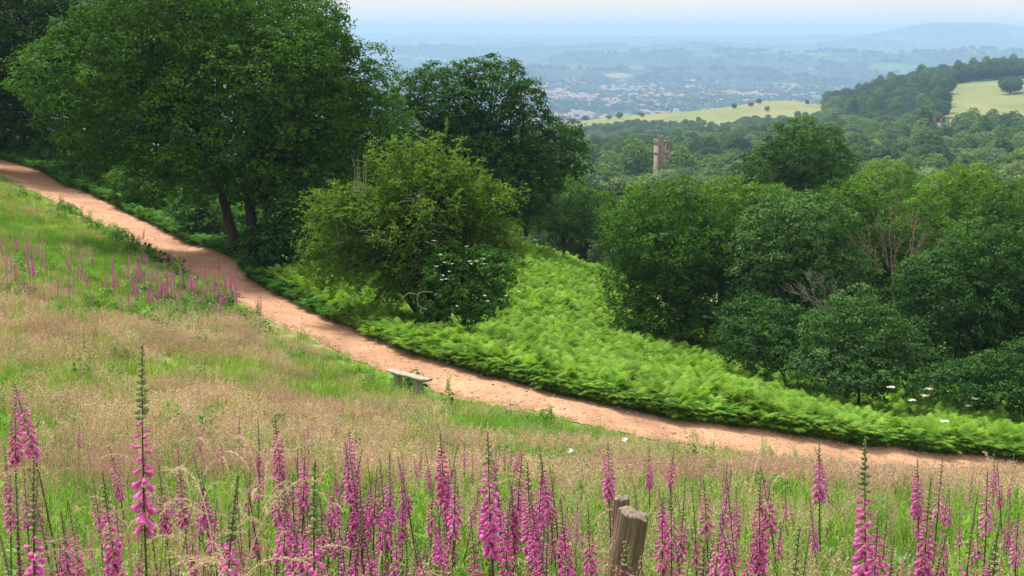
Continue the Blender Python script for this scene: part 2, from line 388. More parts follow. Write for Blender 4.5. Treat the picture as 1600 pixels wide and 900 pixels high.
# ground
def groundmat():
    m, nt, out = nodes('hillside_ground')
    tc = nt.nodes.new('ShaderNodeTexCoord'); co = tc.outputs['Object']
    n1 = noise(nt, 3.5, 8, .7, co); n2 = noise(nt, .35, 5, .6, co)
    green = mixc(nt, maprange(nt, n1, .35, .65), (.060, .130, .016), (.170, .290, .035))
    dry = mixc(nt, maprange(nt, n1, .35, .65), (.16, .17, .06), (.34, .30, .15))
    near = mixc(nt, attr(nt, 'dry'), green, dry)
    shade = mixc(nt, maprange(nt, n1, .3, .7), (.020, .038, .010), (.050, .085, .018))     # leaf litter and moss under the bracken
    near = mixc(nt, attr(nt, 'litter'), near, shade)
    # far patchwork
    mp = nt.nodes.new('ShaderNodeMapping'); mp.inputs['Scale'].default_value = (1 / 340., 1 / 620., 0); mp.inputs['Rotation'].default_value = (0, 0, .35)
    L_(nt, co, mp.inputs['Vector'])
    vo = nt.nodes.new('ShaderNodeTexVoronoi'); vo.inputs['Scale'].default_value = 1; L_(nt, mp.outputs[0], vo.inputs['Vector'])
    sp = nt.nodes.new('ShaderNodeSeparateColor'); L_(nt, vo.outputs['Color'], sp.inputs[0])
    cr = nt.nodes.new('ShaderNodeValToRGB'); L_(nt, sp.outputs[0], cr.inputs[0]); cr.color_ramp.interpolation = 'CONSTANT'
    el = cr.color_ramp.elements; el[0].position = 0; el[0].color = (.022, .045, .014, 1); el[1].position = .34; el[1].color = (.075, .13, .030, 1)
    for p, c in ((.55, (.032, .062, .018, 1)), (.68, (.15, .20, .055, 1)), (.82, (.10, .155, .04, 1)), (.93, (.17, .18, .08, 1))):
        e_ = el.new(p); e_.color = c
    n3 = noise(nt, .004, 6, .6, co)
    wood = mixc(nt, maprange(nt, noise(nt, .02, 4, .6, co), .3, .7), (.010, .022, .010), (.030, .055, .018))
    farc = mixc(nt, maprange(nt, n3, .43, .49), cr.outputs[0], wood)
    farc = mixc(nt, attr(nt, 'townish'), farc, wood)
    n4 = noise(nt, .03, 6, .65, co, (1, .35, 1))
    pale = mixc(nt, maprange(nt, n4, .3, .7), (.115, .150, .048), (.205, .205, .088))
    farc = mixc(nt, attr(nt, 'pale'), farc, pale)
    col = mixc(nt, attr(nt, 'far'), near, farc)
    b = nt.nodes.new('ShaderNodeBsdfPrincipled'); b.inputs['Roughness'].default_value = .95; b.inputs['Specular IOR Level'].default_value = .1
    L_(nt, col, b.inputs['Base Color']); L_(nt, b.outputs[0], out.inputs['Surface']); return m
M['ground'] = groundmat()

def pathmat():
    m, nt, out = nodes('sandy_earth')
    tc = nt.nodes.new('ShaderNodeTexCoord'); co = tc.outputs['Object']
    n1 = noise(nt, 1.1, 6, .65, co); n2 = noise(nt, 22, 6, .75, co); n3 = noise(nt, 4.5, 5, .6, co, (1, 1, 1))
    base = mixc(nt, maprange(nt, n1, .32, .68), (.30, .152, .088), (.45, .262, .160))
    base = mixc(nt, maprange(nt, n2, .40, .72, 0, .8), base, (.58, .36, .235))
    base = mixc(nt, maprange(nt, n3, .52, .70, 0, .7), base, (.22, .105, .06))
    vo = nt.nodes.new('ShaderNodeTexVoronoi'); vo.inputs['Scale'].default_value = 14; L_(nt, co, vo.inputs['Vector'])
    base = mixc(nt, maprange(nt, vo.outputs['Distance'], .0, .16, .5, 0), base, (.24, .14, .09))
    base = mixc(nt, attr(nt, 'dark'), base, (.27, .15, .09))
    b = nt.nodes.new('ShaderNodeBsdfPrincipled'); b.inputs['Roughness'].default_value = .95; b.inputs['Specular IOR Level'].default_value = .1
    bp = nt.nodes.new('ShaderNodeBump'); bp.inputs['Strength'].default_value = .7; bp.inputs['Distance'].default_value = .03
    L_(nt, n2, bp.inputs['Height']); L_(nt, bp.outputs[0], b.inputs['Normal'])
    L_(nt, base, b.inputs['Base Color']); L_(nt, b.outputs[0], out.inputs['Surface']); return m
M['path'] = pathmat()

# ------------------------------------------------------------------ meadow patches: where the grass has gone to pink-tan seed
BL = [(150, 520, 300, 22, 1.0), (330, 548, 140, 30, .7), (700, 690, 500, 30, .45), (300, 640, 380, 36, .55), (1100, 750, 480, 22, .5), (1400, 768, 300, 20, .7),
      (560, 650, 160, 26, .6), (60, 470, 70, 14, .5), (450, 600, 70, 16, .5), (900, 720, 160, 40, .4), (1560, 770, 120, 25, .4),
      (100, 340, 170, 62, -1.1), (260, 400, 140, 34, -.8), (230, 592, 190, 12, -1.0), (620, 598, 130, 22, -1.2), (520, 575, 60, 20, -.5), (860, 668, 260, 14, -1.0),
      (1300, 726, 420, 14, -1.7), (950, 690, 260, 14, -1.4), (760, 640, 160, 14, -1.2), (60, 530, 90, 16, -.7), (1500, 835, 200, 24, -.7), (1150, 830, 120, 40, -.6), (500, 470, 60, 30, -.8), (330, 470, 90, 30, -.6),
      (500, 620, 100, 14, -.6), (930, 700, 80, 10, -.4), (400, 780, 400, 50, .30), (900, 800, 400, 50, .25), (1450, 800, 200, 30, .2)]
def dryness(x, y):
    z = H(x, y); px, py = project(x, y, z)
    s = .31 + (fbm(x / 2.6, y / 6.0, 4, 21) - .5) * 2.0
    for cx, cy_, rx, ry, w in BL: s = s + w * np.exp(-((px - cx) / rx) ** 2 - ((py - cy_) / ry) ** 2)
    return np.clip(s, 0, 1), px, py

# ------------------------------------------------------------------ ground sheet
ys = np.concatenate([[-60, -40, -25, -15, -8, -4, -1, 1.5], np.arange(3, 12, .3), np.arange(12, 110, .42), np.exp(np.linspace(math.log(110), math.log(2600), 330)),
                     np.exp(np.linspace(math.log(2620), math.log(28000), 300))])
us = np.linspace(-1, 1, 341); us = us * (.62 + .38 * np.abs(us) ** 2)
Wd = np.maximum(14., .62 * np.maximum(ys, 0) + 8)
GX = us[None, :] * Wd[:, None]; GY = np.repeat(ys[:, None], len(us), 1)
GZ = H(GX, GY)
pd, sd_ = path_dist(GX, GY); pd = pd.reshape(GX.shape); sd_ = sd_.reshape(GX.shape)
GZ = GZ - .10 * (1 - sstep(-.25, .05, pd))
mbg = MB(); nr, nc = GX.shape
i = np.arange(nr - 1)[:, None] * nc; j = np.arange(nc - 1)[None, :]
mbg.add(np.stack([GX, GY, GZ], -1).reshape(-1, 3), np.stack([i + j, i + j + 1, i + nc + j + 1, i + nc + j], -1).reshape(-1, 4))
ground = mbg.obj('ground', M['ground'], smooth=True); tag(ground, 'grassy hillside falling to a wooded valley and a far hazy plain', kind='structure')
dr, PX, PY = dryness(GX.ravel(), GY.ravel())
def vattr(me, name, val):
    a_ = me.attributes.new(name, 'FLOAT', 'POINT'); a_.data.foreach_set('value', np.asarray(val, np.float32).ravel())
vattr(ground.data, 'dry', dr * .85)
far_ = sstep(100, 170, GY); vattr(ground.data, 'far', far_)
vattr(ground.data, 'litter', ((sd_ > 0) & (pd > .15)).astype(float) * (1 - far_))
town = sstep(3000, 3600, GY) * (1 - sstep(5600, 6300, GY))
vattr(ground.data, 'townish', town * .75)
gx, gy = GX.ravel(), GY.ravel()
upx = 800 + gx / np.maximum(gy, 1) * F
PALE_L = (sstep(900, 960, gy) * (1 - sstep(1900, 2100, gy)) * sstep(780, 850, upx) * (1 - sstep(1290, 1330, upx)))
PALE_R = (sstep(830, 900, gy) * (1 - sstep(1245, 1290, gy)) * sstep(1462 , 1482 , upx + (1250 - gy) * .03 - 8 * vnoise(gy / 40, gy * 0, 4)))
PALE_S = (sstep(640, 655, gy) * (1 - sstep(700, 715, gy)) * sstep(1085, 1090, upx) * (1 - sstep(1116, 1122, upx)))
vattr(ground.data, 'pale', np.maximum(np.maximum(PALE_L, PALE_R), PALE_S))

# path sheet
tt = np.linspace(0, 1, 15)[None, :, None]
a_ = EL + (EL - CL) * .10; b_ = EU + (EU - CL) * .06
ncl = len(a_)
fine = lambda Q: np.stack([np.interp(np.linspace(0, ncl - 1, ncl * 3), np.arange(ncl), Q[:, k]) for k in range(3)], 1)
a_, b_ = fine(a_), fine(b_)
rag = (fbm(np.arange(len(a_)) * .35, np.arange(len(a_)) * 0, 3, 9) - .5)[:, None]; rag2 = (fbm(np.arange(len(a_)) * .35, np.arange(len(a_)) * 0 + 7, 3, 8) - .5)[:, None]
dirn = unit(b_ - a_)
a_ = a_ + dirn * rag * .7; b_ = b_ + dirn * rag2 * .5
G = a_[:, None, :] * (1 - tt) + b_[:, None, :] * tt
hz = H(G[..., 0], G[..., 1])
prof = -.05 * (1 - (2 * tt[..., 0] - 1) ** 2) + (fbm(G[..., 0] * 1.5, G[..., 1] * 1.5, 3, 31) - .5) * .06
G[..., 2] = hz + prof + .012
mbp = MB(); nr, nc = G.shape[:2]
i = np.arange(nr - 1)[:, None] * nc; j = np.arange(nc - 1)[None, :]
mbp.add(G.reshape(-1, 3), np.stack([i + j, i + j + 1, i + nc + j + 1, i + nc + j], -1).reshape(-1, 4))
path = mbp.obj('path', M['path'], smooth=True); tag(path, 'bare orange sandy path curving down across the hillside', kind='structure')
ed = np.abs(2 * tt[..., 0] - 1) ** 3
vattr(path.data, 'dark', np.clip(np.clip(fbm(G[..., 0] * .7 + 3, G[..., 1] * .45, 4, 41) - .50, 0, 1) * 2.6 + ed * .35 * fbm(G[..., 0] * 2, G[..., 1] * 2, 2, 44), 0, .85))

# ------------------------------------------------------------------ tree builder
def crown(lobes, npuff, pr, nl, ls, seed, mb=None, flat=.75, low=.35, spread=.21, inner=.25, aspect=.62, v_low=.0, mind=1.0):
    """lobes (cx,cy,cz,rx,ry,rz) -> leaf clumps on twigs over the union of lobes. Returns (mb, puff centres)."""
    g = np.random.default_rng(seed); mb = mb or MB()
    lob = np.array(lobes, float); area = (lob[:, 3] * lob[:, 5]) ** 1.0; pw = area / area.sum()
    C0 = []; tries = 0; md = pr * mind
    cand = g.choice(len(lob), size=npuff * 14, p=pw); D = rdir(len(cand), g)
    lo = D[:, 2] < -.25; D[lo & (g.random(len(D)) > low)] *= np.array([1, 1, -1])
    rr = np.where(g.random(len(cand)) < inner, g.uniform(.35, .8, len(cand)), g.uniform(.80, 1.02, len(cand)))
    nz = fbm(D[:, 0] * 2.3 + cand * 7.3 + 50, D[:, 2] * 2.3 + D[:, 1] * 1.7 + 50, 3, seed)
    rr = rr * (.78 + .44 * nz)
    Pn = lob[cand, :3] + D * rr[:, None] * lob[cand, 3:]
    for p, d, c in zip(Pn, D, cand):
        q = ((p - lob[:, :3]) / lob[:, 3:]); r = np.sqrt((q * q).sum(1)); r[c] = 9
        if r.min() < (.45 if low >= .7 else .62): continue
        if C0:
            if min((p[0] - c0[0]) ** 2 + (p[1] - c0[1]) ** 2 + (p[2] - c0[2]) ** 2 for c0 in C0) < md * md: continue
        C0.append(p)
        if len(C0) >= npuff: break
    C0 = np.array(C0); ctr = lob[:, :3].mean(0)
    # hierarchical sprays
    k = 13; n = len(C0); nl = int(nl * 1.75)
    near = np.argmin((((C0[:, None] - lob[None, :, :3]) / lob[None, :, 3:]) ** 2).sum(-1), 1)
    O = unit((C0 - lob[near, :3]) / lob[near, 3:])
    ps = pr * g.uniform(.65, 1.25, n)
    d = unit(rdir(n * k, g) + np.repeat(O, k, 0) * .7 + np.array([0, 0, .35]))
    S = np.repeat(C0, k, 0) + d * (np.repeat(ps, k) * g.uniform(.75, 1.1, n * k))[:, None] * np.array([1, 1, flat])
    m = max(2, nl // k)
    Pz = np.repeat(S, m, 0) + g.normal(size=(n * k * m, 3)) * (np.repeat(np.repeat(ps, k), m) * spread)[:, None] * np.array([1, 1, .6])
    N = unit(np.repeat(d, m, 0) * .8 + np.array([0, 0, .45]) + g.normal(size=Pz.shape) * .42)
    puffv = np.repeat(g.uniform(-.34, .34, n), k * m); sv = np.repeat(g.uniform(-.15, .15, n * k), m)
    v = np.clip(.5 + puffv + sv + g.normal(size=len(Pz)) * .16, 0, 1)
    L = ls * g.uniform(.65, 1.35, len(Pz))
    leaves(mb, Pz, N, L, L * aspect, v, g)
    return mb, C0
def bezier(a_, b_, c_, n):
    t = np.linspace(0, 1, n)[:, None]; return (1 - t) ** 2 * np.array(a_) + 2 * t * (1 - t) * np.array(b_) + t * t * np.array(c_)
def limbs(C0, forks, r0, seed, nb=60, mb=None, sides=5):
    g = np.random.default_rng(seed); mb = mb or MB()
    if len(C0) > nb: idx = g.choice(len(C0), nb, replace=False)
    else: idx = range(len(C0))
    forks = np.array(forks, float)
    for i in idx:
        p = C0[i]; f = forks[np.argmin(((forks[:, :2] - p[:2]) ** 2).sum(1) + g.random(len(forks)) * 4)]
        f = f + np.array([0, 0, g.uniform(-.25, .1) * abs(p[2] - f[2])])
        mid = f + (p - f) * .5 + np.array([0, 0, .22 * np.linalg.norm((p - f)[:2])]) * g.uniform(-.1, 1) + g.normal(size=3) * .15
        P = bezier(f, mid, p, 8) + g.normal(size=(8, 3)) * .04
        tube(mb, P, np.linspace(r0 * g.uniform(.3, .5), r0 * .06, 8), sides)
    return mb
def px_lobes(L, Y, base):
    """lobes given as (px, py, rx px, ry px [, dY]) seen at distance Y -> metres relative to base"""
    out = []
    for q in L:
        px, py, rx, ry = q[:4]; dY = q[4] if len(q) > 4 else 0
        x, y, z = at(px, py, Y + dY); s = (Y + dY) / F
        out.append((x - base[0], y - base[1], z - base[2], rx * s, (rx * .5 + ry * .5) * s * .9, ry * s))
    return out
def near_tree(name, label, cat, bx, Y, lobes, mat, npuff, pr, nl, ls, trunks=None, r0=.25, seed=1, group=None, nb=60, bark='bark', low=.35, flat=.75, inner=.25, fork_py=None, spread=.21):
    if low >= .7: npuff = int(npuff * 1.6); inner = .38
    x = (bx - 800) / F * Y
    for _ in range(3): z = float(H(x, Y)); x = float(uu(bx, project(x, Y, z)[1])) * Y
    root = empty(name, (x, Y, z), label=label, cat=cat, group=group)
    lb = px_lobes(lobes, Y, (x, Y, z))
    mb, C0 = crown(lb, npuff, pr, nl, ls, seed, low=low, flat=flat, inner=inner, spread=spread)
    mb.obj('crown', M[mat], root)
    tm = MB(); forks = []
    zt = max(c[2] for c in lb)
    for (dx, lean, hh, r) in (trunks or [(0, 0, .55, r0)]):
        h = hh * zt; P = bezier((dx, 0, -.3), (dx + lean * .3, 0, h * .5), (dx + lean, .1, h), 8)
        P[1:-1] += np.random.default_rng(seed).normal(size=(6, 3)) * r * .25
        R = np.linspace(r, r * .55, 8); R[0] *= 1.5
        tube(tm, P, R, 9); forks += [tuple(P[-1]), tuple(P[5])]
    tm.obj('trunk', M[bark], root, smooth=True)
    if nb: limbs(C0, forks, r0, seed, nb).obj('branches', M[bark], root, smooth=True)
    return root

# ------------------------------------------------------------------ the big trees
near_tree('oak_tree', 'large spreading oak with forked trunk beside the path, lit leafy crown', 'tree', 372, 62,
    [(330, 190, 150, 120), (190, 150, 115, 100), (430, 110, 125, 110), (520, 160, 80, 90), (555, 255, 65, 85), (290, 60, 140, 100), (420, 40, 70, 60),
     (470, 320, 80, 60), (140, 190, 70, 60), (560, 130, 40, 45), (250, 235, 100, 40), (590, 180, 35, 45), (400, 240, 100, 50), (450, 380, 60, 40), (500, 290, 90, 80), (100, 120, 60, 60), (180, 60, 70, 60), (360, 130, 150, 110), (530, 360, 50, 40), (610, 230, 30, 40)],
    'oak', 1900, .70, 84, .15, trunks=[(-.15, -1.0, .62, .24), (.55, .5, .6, .28)], r0=.3, seed=3, nb=55, inner=.36)
near_tree('oak_tree', 'dark oak behind the large spreading oak, at the top left corner', 'tree', 148, 86,
    [(60, 50, 130, 100), (150, 120, 100, 90), (20, 140, 85, 70), (200, 40, 120, 90), (100, 180, 70, 45), (-60, 100, 90, 100), (170, 190, 60, 35), (120, 215, 50, 25), (230, 180, 60, 50)],
    'oak_dark', 1100, .85, 56, .22, trunks=[(0, -.2, .55, .45)], r0=.4, seed=4, nb=60)
near_tree('oak_tree', 'dark oak crown at the left edge high above the path', 'tree', -30, 98,
    [(-40, 60, 130, 110), (40, 20, 110, 80), (-20, 150, 90, 60)], 'oak_dark', 480, .95, 50, .25, r0=.4, seed=5, nb=30)
near_tree('oak_tree', 'tall oak crown rising behind the large spreading oak at the top', 'tree', 330, 100,
    [(300, 20, 130, 80), (420, 50, 90, 80), (200, 60, 90, 80), (480, 110, 60, 60)], 'oak_dark', 600, .95, 50, .25, r0=.4, seed=6, nb=30)
near_tree('oak_tree', 'dark tree filling the space directly behind the forked oak', 'tree', 470, 82,
    [(480, 200, 85, 90), (430, 280, 80, 60), (535, 290, 70, 70), (345, 265, 80, 50), (570, 210, 40, 60), (470, 120, 60, 60)], 'oak_dark', 520, .85, 56, .22, r0=.3, seed=8, nb=30, low=.75)
near_tree('oak_tree', 'mid green oak with airy domed crown in the middle distance left of centre', 'tree', 770, 88,
    [(700, 165, 62, 58), (765, 150, 55, 52), (827, 165, 20, 36), (720, 245, 85, 65), (850, 232, 62, 42), (790, 285, 75, 55), (648, 150, 26, 30),
     (885, 245, 30, 32), (650, 210, 50, 50), (838, 200, 30, 25), (740, 115, 28, 16)],
    'oak_mid', 1000, .62, 60, .18, trunks=[(0, -.3, .6, .3), (.5, 1.2, .6, .22)], r0=.28, seed=7, nb=90, inner=.15)
# shrubs below the oaks
for k, (px, Y, lb, m, lab) in enumerate([
    (20, 99, [(15, 215, 45, 28), (60, 235, 45, 26), (-40, 210, 40, 30)], 'shrub', 'round green shrub beyond the upper end of the path at the left edge'),
    (105, 92, [(95, 235, 40, 26), (130, 250, 24, 16)], 'shrub', 'low green shrub left of the dark oak trunk'),
    (205, 84, [(195, 245, 36, 30), (235, 262, 40, 24)], 'shrub', 'low shrub between the two oak trunks, nearer the dark one'),
    (300, 78, [(285, 268, 50, 34), (330, 285, 34, 30)], 'shrub_light', 'pale green shrub seen beneath the spreading oak'),
    (455, 60, [(450, 375, 50, 40), (410, 400, 34, 26), (490, 400, 50, 36)], 'shrub_dark', 'leafy shrub at the foot of the forked oak trunk'),
    (335, 67, [(330, 345, 36, 28), (365, 365, 30, 26), (300, 325, 28, 22)], 'shrub_dark', 'dark low shrub just left of the forked oak trunk'),
    (245, 76, [(250, 300, 44, 24), (210, 285, 40, 22)], 'shrub', 'low bush under the spreading oak, nearer the path'),
    (60, 97, [(50, 250, 34, 14), (85, 255, 30, 14)], 'shrub', 'small bush at the upper path bend, left edge')]):
    near_tree('shrub', lab, 'shrub', px, Y, lb, m, 110, .45, 56, .14, r0=.05, seed=20 + k, nb=12, low=.8)

# ------------------------------------------------------------------ hawthorn with drooping sprays
def hawthorn():
    Y = 50.; g = np.random.default_rng(55)
    x = float(uu(665, 480)) * Y; z = float(H(x, Y)); s = Y / F
    root = empty('hawthorn', (x, Y, z), label='wide light green hawthorn with arching feathery sprays beside the path', cat='tree')
    lb = px_lobes([(640, 265, 85, 60), (700, 330, 95, 90), (560, 360, 100, 80), (640, 400, 120, 70), (780, 380, 55, 60), (510, 340, 60, 45), (640, 225, 55, 25), (740, 290, 60, 40), (510, 400, 60, 45), (570, 430, 75, 42), (640, 455, 80, 36), (692, 215, 34, 22), (805, 300, 28, 16), (480, 300, 30, 16), (480, 430, 40, 30), (820, 390, 30, 30), (790, 430, 40, 40), (670, 330, 120, 90)], Y, (x, Y, z))
    lob = np.array(lb); fo = MB(); br = MB(); n = 900
    cand = g.choice(len(lob), n, p=(lob[:, 3] * lob[:, 5]) / (lob[:, 3] * lob[:, 5]).sum()); D = rdir(n, g)
    D[:, 2] = np.where((D[:, 2] < -.3) & (g.random(n) < .6), -D[:, 2], D[:, 2])
    T = lob[cand, :3] + D * lob[cand, 3:] * (g.uniform(.5, 1.05, n) + (g.random(n) < .3) * g.uniform(0, .34, n))[:, None]
    trunk_pts = []
    for (dx, lx, hh) in ((-.2, -1.2, 2.9), (.1, .2, 3.4), (.3, 1.4, 2.6), (0, -.4, 3.2)):
        P = bezier((dx, 0, -.2), (dx, 0, hh * .5), (dx + lx, g.uniform(-.5, .5), hh), 9) + g.normal(size=(9, 3)) * .04
        tube(br, P, np.linspace(.13, .05, 9), 7); trunk_pts += [P[k] for k in (3, 5, 7, 8)]
    tp = np.array(trunk_pts)
    AP, AN, AT = [], [], []
    for t in T:
        f = tp[g.integers(len(tp))]; o = t - f; Lh = np.linalg.norm(o[:2])
        rise = .35 * Lh * g.uniform(.4, 1.2)
        m = f + o * .55 + np.array([0, 0, rise]); P = bezier(f, m, t, 12)
        P[6:, 2] -= np.linspace(0, 1, 6) ** 2 * .25 * g.random()
        if g.random() < .3: tube(br, P, np.linspace(.022, .004, 12), 3, cap=False)
        # side twigs carrying leaves over the outer part
        for q in range(16):
            tpos = g.uniform(.5, 1.0) ** .8; k = min(int(tpos * 11), 10); b0 = P[k] + (P[k + 1] - P[k]) * g.random()
            dr_ = unit(unit(P[k + 1] - P[k]) * .7 + rdir(1, g)[0] * .75 + np.array([0, 0, -.05])); ln = g.uniform(.18, .5)
            m_ = 9; tt_ = g.random(m_); pp = b0 + dr_ * (tt_ * ln)[:, None] - np.array([0, 0, 1]) * (tt_ ** 2 * ln * .35)[:, None] + g.normal(size=(m_, 3)) * .022
            AP.append(pp); AN.append(np.array([0, 0, 1]) + g.normal(size=(m_, 3)) * .5); AT.append(np.repeat(g.uniform(-.25, .25), m_))
    AP = np.concatenate(AP); AN = np.concatenate(AN); AT = np.concatenate(AT)
    hgt = (AP[:, 2] - AP[:, 2].min()) / np.ptp(AP[:, 2])
    leaves(fo, AP, AN, .085 * g.uniform(.7, 1.3, len(AP)), .055, np.clip(.45 + AT + g.normal(size=len(AP)) * .15, 0, 1), g)
    fo.obj('crown', M['hawthorn'], root); br.obj('trunk', M['bark'], root, smooth=True)
    # bare grey twigs showing through the middle
    bt = MB()
    for q in range(22):
        c = at(g.uniform(520, 700), g.uniform(300, 380), Y - 2.2); c = np.array(c) - np.array((x, Y, z))
        d = unit(np.array([g.normal(), -abs(g.normal()) * .5, g.normal() * .5])); P = c + np.cumsum(np.vstack([[0, 0, 0], d * .12 + g.normal(size=(7, 3)) * .045]), 0)
        tube(bt, P, np.linspace(.008, .002, 8), 3, cap=False)
    for q in range(8):
        c = np.array(at(g.uniform(552, 572), 300, Y - 1)) - np.array((x, Y, z)); P = bezier(c, c + np.array([0, 0, .5]), c + np.array([g.normal() * .15, 0, 1.1 + g.random() * .4]), 6)
        tube(bt, P, np.linspace(.014, .004, 6), 3, cap=False)
    bt.obj('bare_twigs', M['twig_grey'], root)
    return root
hawthorn()
# elder with white flower heads under the hawthorn
def flower_heads(root, pts, r, nper, mat='white', name='flower_head', seed=3):
    g = np.random.default_rng(seed)
    for p in pts:
        mb = MB(); P = np.array(p) + g.normal(size=(nper, 3)) * np.array([r, r, r * .18]); leaves(mb, P, np.array([0, -.4, 1.]) + g.normal(size=(nper, 3)) * .2, r * .75, r * .75, .5, g); mb.obj(name, M[mat], root)
el = near_tree('elder_bush', 'dark elder bush dotted with white flower heads at the foot of the hawthorn', 'shrub', 725, 48.3,
    [(725, 455, 50, 34), (700, 435, 34, 40), (760, 430, 36, 36), (735, 478, 50, 20), (690, 470, 36, 26)], 'elder', 150, .36, 64, .12, r0=.05, seed=31, nb=20, low=.8)
g = np.random.default_rng(9); bl = np.array(el.location)
pts = []
for px, py in ((678, 376), (688, 398), (693, 430), (697, 436), (702, 424), (690, 437), (733, 408), (737, 412), (745, 408), (757, 412), (755, 404), (729, 385), (757, 462), (762, 470), (713, 478), (790, 462), (811, 455), (682, 416), (694, 410), (707, 412)):
    pts.append(np.array(at(px, py, 45.9 + g.random() * .5)) - bl)
flower_heads(el, pts, .032, 12)
# pale dead branch looping out at its foot
mb = MB(); q = [at(668, 484, 46.6), at(655, 478, 46.5), at(652, 462, 46.4), at(662, 456, 46.4), at(676, 457, 46.6)]
tube(mb, catmull(np.array(q), 5), .016, 5); q = [at(655, 462, 46.5), at(640, 458, 46.4), at(628, 466, 46.4)]; tube(mb, catmull(np.array(q), 4), .012, 5)
tag(mb.obj('dead_branch', M['twig_grey'], smooth=True), 'pale curled dead branch sticking out at the foot of the hawthorn', 'branch')

# ------------------------------------------------------------------ right hand copse and middle shrubs
S = near_tree
S('shrub_tree', 'dark rounded thorn tree at the left end of the right-hand copse, above the bracken', 'tree', 1060, 63,
  [(1060, 395, 95, 85), (1000, 370, 48, 55), (1110, 480, 70, 55), (985, 440, 34, 48), (1040, 330, 60, 40), (1050, 480, 60, 50), (1120, 350, 45, 40), (1030, 500, 55, 35), (1110, 520, 60, 35), (1040, 528, 50, 24, -1), (1000, 498, 34, 28, -1), (1100, 540, 50, 26, -1)], 'shrub', 760, .5, 64, .125, r0=.15, seed=41, nb=40, low=.8)
S('shrub_tree', 'bright leafy tree behind the thorn tree, below the dark domed oak', 'tree', 1185, 76,
  [(1190, 335, 62, 42), (1140, 320, 40, 35), (1225, 370, 45, 50)], 'shrub_light', 260, .6, 60, .15, r0=.14, seed=42, nb=20, low=.7)
S('oak_tree', 'dark domed oak standing above the right-hand copse', 'tree', 1250, 118,
  [(1255, 245, 55, 45), (1252, 212, 32, 22), (1200, 275, 48, 38), (1300, 270, 38, 40), (1250, 300, 70, 40), (1230, 230, 30, 30)], 'oak', 620, .8, 70, .20, r0=.3, seed=43, nb=20, low=.75)
S('shrub_tree', 'grey-green bushy tree in the middle of the copse with a few bare twigs', 'tree', 1240, 61,
  [(1235, 385, 85, 75), (1290, 440, 70, 60), (1200, 460, 60, 60), (1270, 350, 50, 35), (1260, 510, 80, 40), (1180, 420, 40, 60)], 'shrub_grey', 560, .5, 60, .125, r0=.15, seed=44, nb=60, low=.8, inner=.15)
S('shrub_tree', 'leafy green tree behind the bare-twigged tree in the copse', 'tree', 1380, 68,
  [(1370, 380, 80, 70), (1320, 330, 50, 40), (1450, 420, 70, 70), (1420, 460, 90, 60), (1400, 520, 90, 50), (1460, 560, 60, 40)], 'shrub', 520, .55, 60, .14, r0=.15, seed=45, nb=30, low=.8)
S('shrub_tree', 'tall yellow-green tree at the top of the copse, rising highest near the right edge', 'tree', 1500, 84,
  [(1515, 300, 38, 42), (1475, 320, 45, 42), (1540, 330, 45, 40), (1500, 370, 60, 50)], 'shrub_light', 320, .62, 60, .16, r0=.14, seed=46, nb=20, low=.6)
S('shrub_tree', 'yellow-green tree at the copse top, left of the tallest one', 'tree', 1380, 92,
  [(1385, 290, 38, 32), (1345, 315, 34, 30), (1420, 315, 34, 30)], 'shrub_light', 240, .66, 60, .17, r0=.14, seed=47, nb=20, low=.6)
S('shrub_tree', 'light green tree at the right edge on top of the copse', 'tree', 1600, 80,
  [(1590, 330, 55, 42), (1560, 370, 60, 45), (1640, 340, 60, 50)], 'shrub', 330, .62, 60, .16, r0=.14, seed=48, nb=20, low=.6)
S('shrub_tree', 'big dark green tree mass at the right edge above the bracken', 'tree', 1530, 56,
  [(1500, 470, 85, 75), (1560, 420, 75, 70), (1460, 520, 70, 55), (1570, 530, 70, 65), (1620, 470, 60, 90), (1510, 560, 60, 40), (1450, 450, 50, 50)], 'shrub_dark', 980, .48, 64, .12, r0=.2, seed=49, nb=40, low=.9)
S('shrub', 'grey-green rounded bush in front of the copse, at the edge of the bracken', 'shrub', 1340, 52.5,
  [(1350, 520, 62, 42), (1300, 510, 40, 32), (1395, 545, 50, 38), (1330, 480, 34, 24), (1340, 560, 60, 28), (1440, 570, 40, 25), (1340, 585, 70, 26, -1), (1400, 596, 50, 22, -1), (1290, 575, 50, 26, -1)], 'shrub_grey', 380, .42, 64, .115, r0=.06, seed=50, nb=20, low=.9)
S('shrub', 'dark low bush left of the grey-green rounded bush', 'shrub', 1225, 55,
  [(1225, 520, 62, 36), (1180, 500, 42, 32), (1270, 552, 50, 26), (1200, 550, 55, 24, -1.5), (1160, 528, 40, 24, -1.5)], 'shrub_dark', 320, .42, 60, .115, r0=.06, seed=51, nb=12, low=.9)
S('shrub', 'dark bush at the right edge, closest to the path', 'shrub', 1600, 50.5,
  [(1600, 580, 60, 38), (1545, 590, 48, 26), (1490, 602, 50, 22, -.5), (1620, 612, 50, 22), (1560, 612, 60, 20, -.5)], 'shrub_dark', 240, .42, 60, .115, r0=.06, seed=52, nb=10, low=.9)
S('shrub', 'dense green thicket below the airy domed oak', 'shrub', 880, 98,
  [(880, 318, 50, 40), (930, 335, 34, 34), (845, 320, 34, 34), (955, 355, 20, 25)], 'shrub', 300, .72, 60, .18, r0=.1, seed=53, nb=20, low=.9)
S('sapling', 'slender pale green sapling in front of the thicket', 'tree', 822, 88,
  [(822, 318, 24, 36), (800, 330, 16, 24), (840, 330, 14, 22)], 'shrub_light', 70, .42, 36, .12, r0=.05, seed=54, nb=26, low=.9, inner=.5)
S('shrub', 'green thicket between the sapling and the thorn tree', 'shrub', 985, 102,
  [(985, 340, 40, 28), (1010, 320, 34, 30)], 'shrub_light', 130, .66, 56, .17, r0=.1, seed=56, nb=10, low=.9)
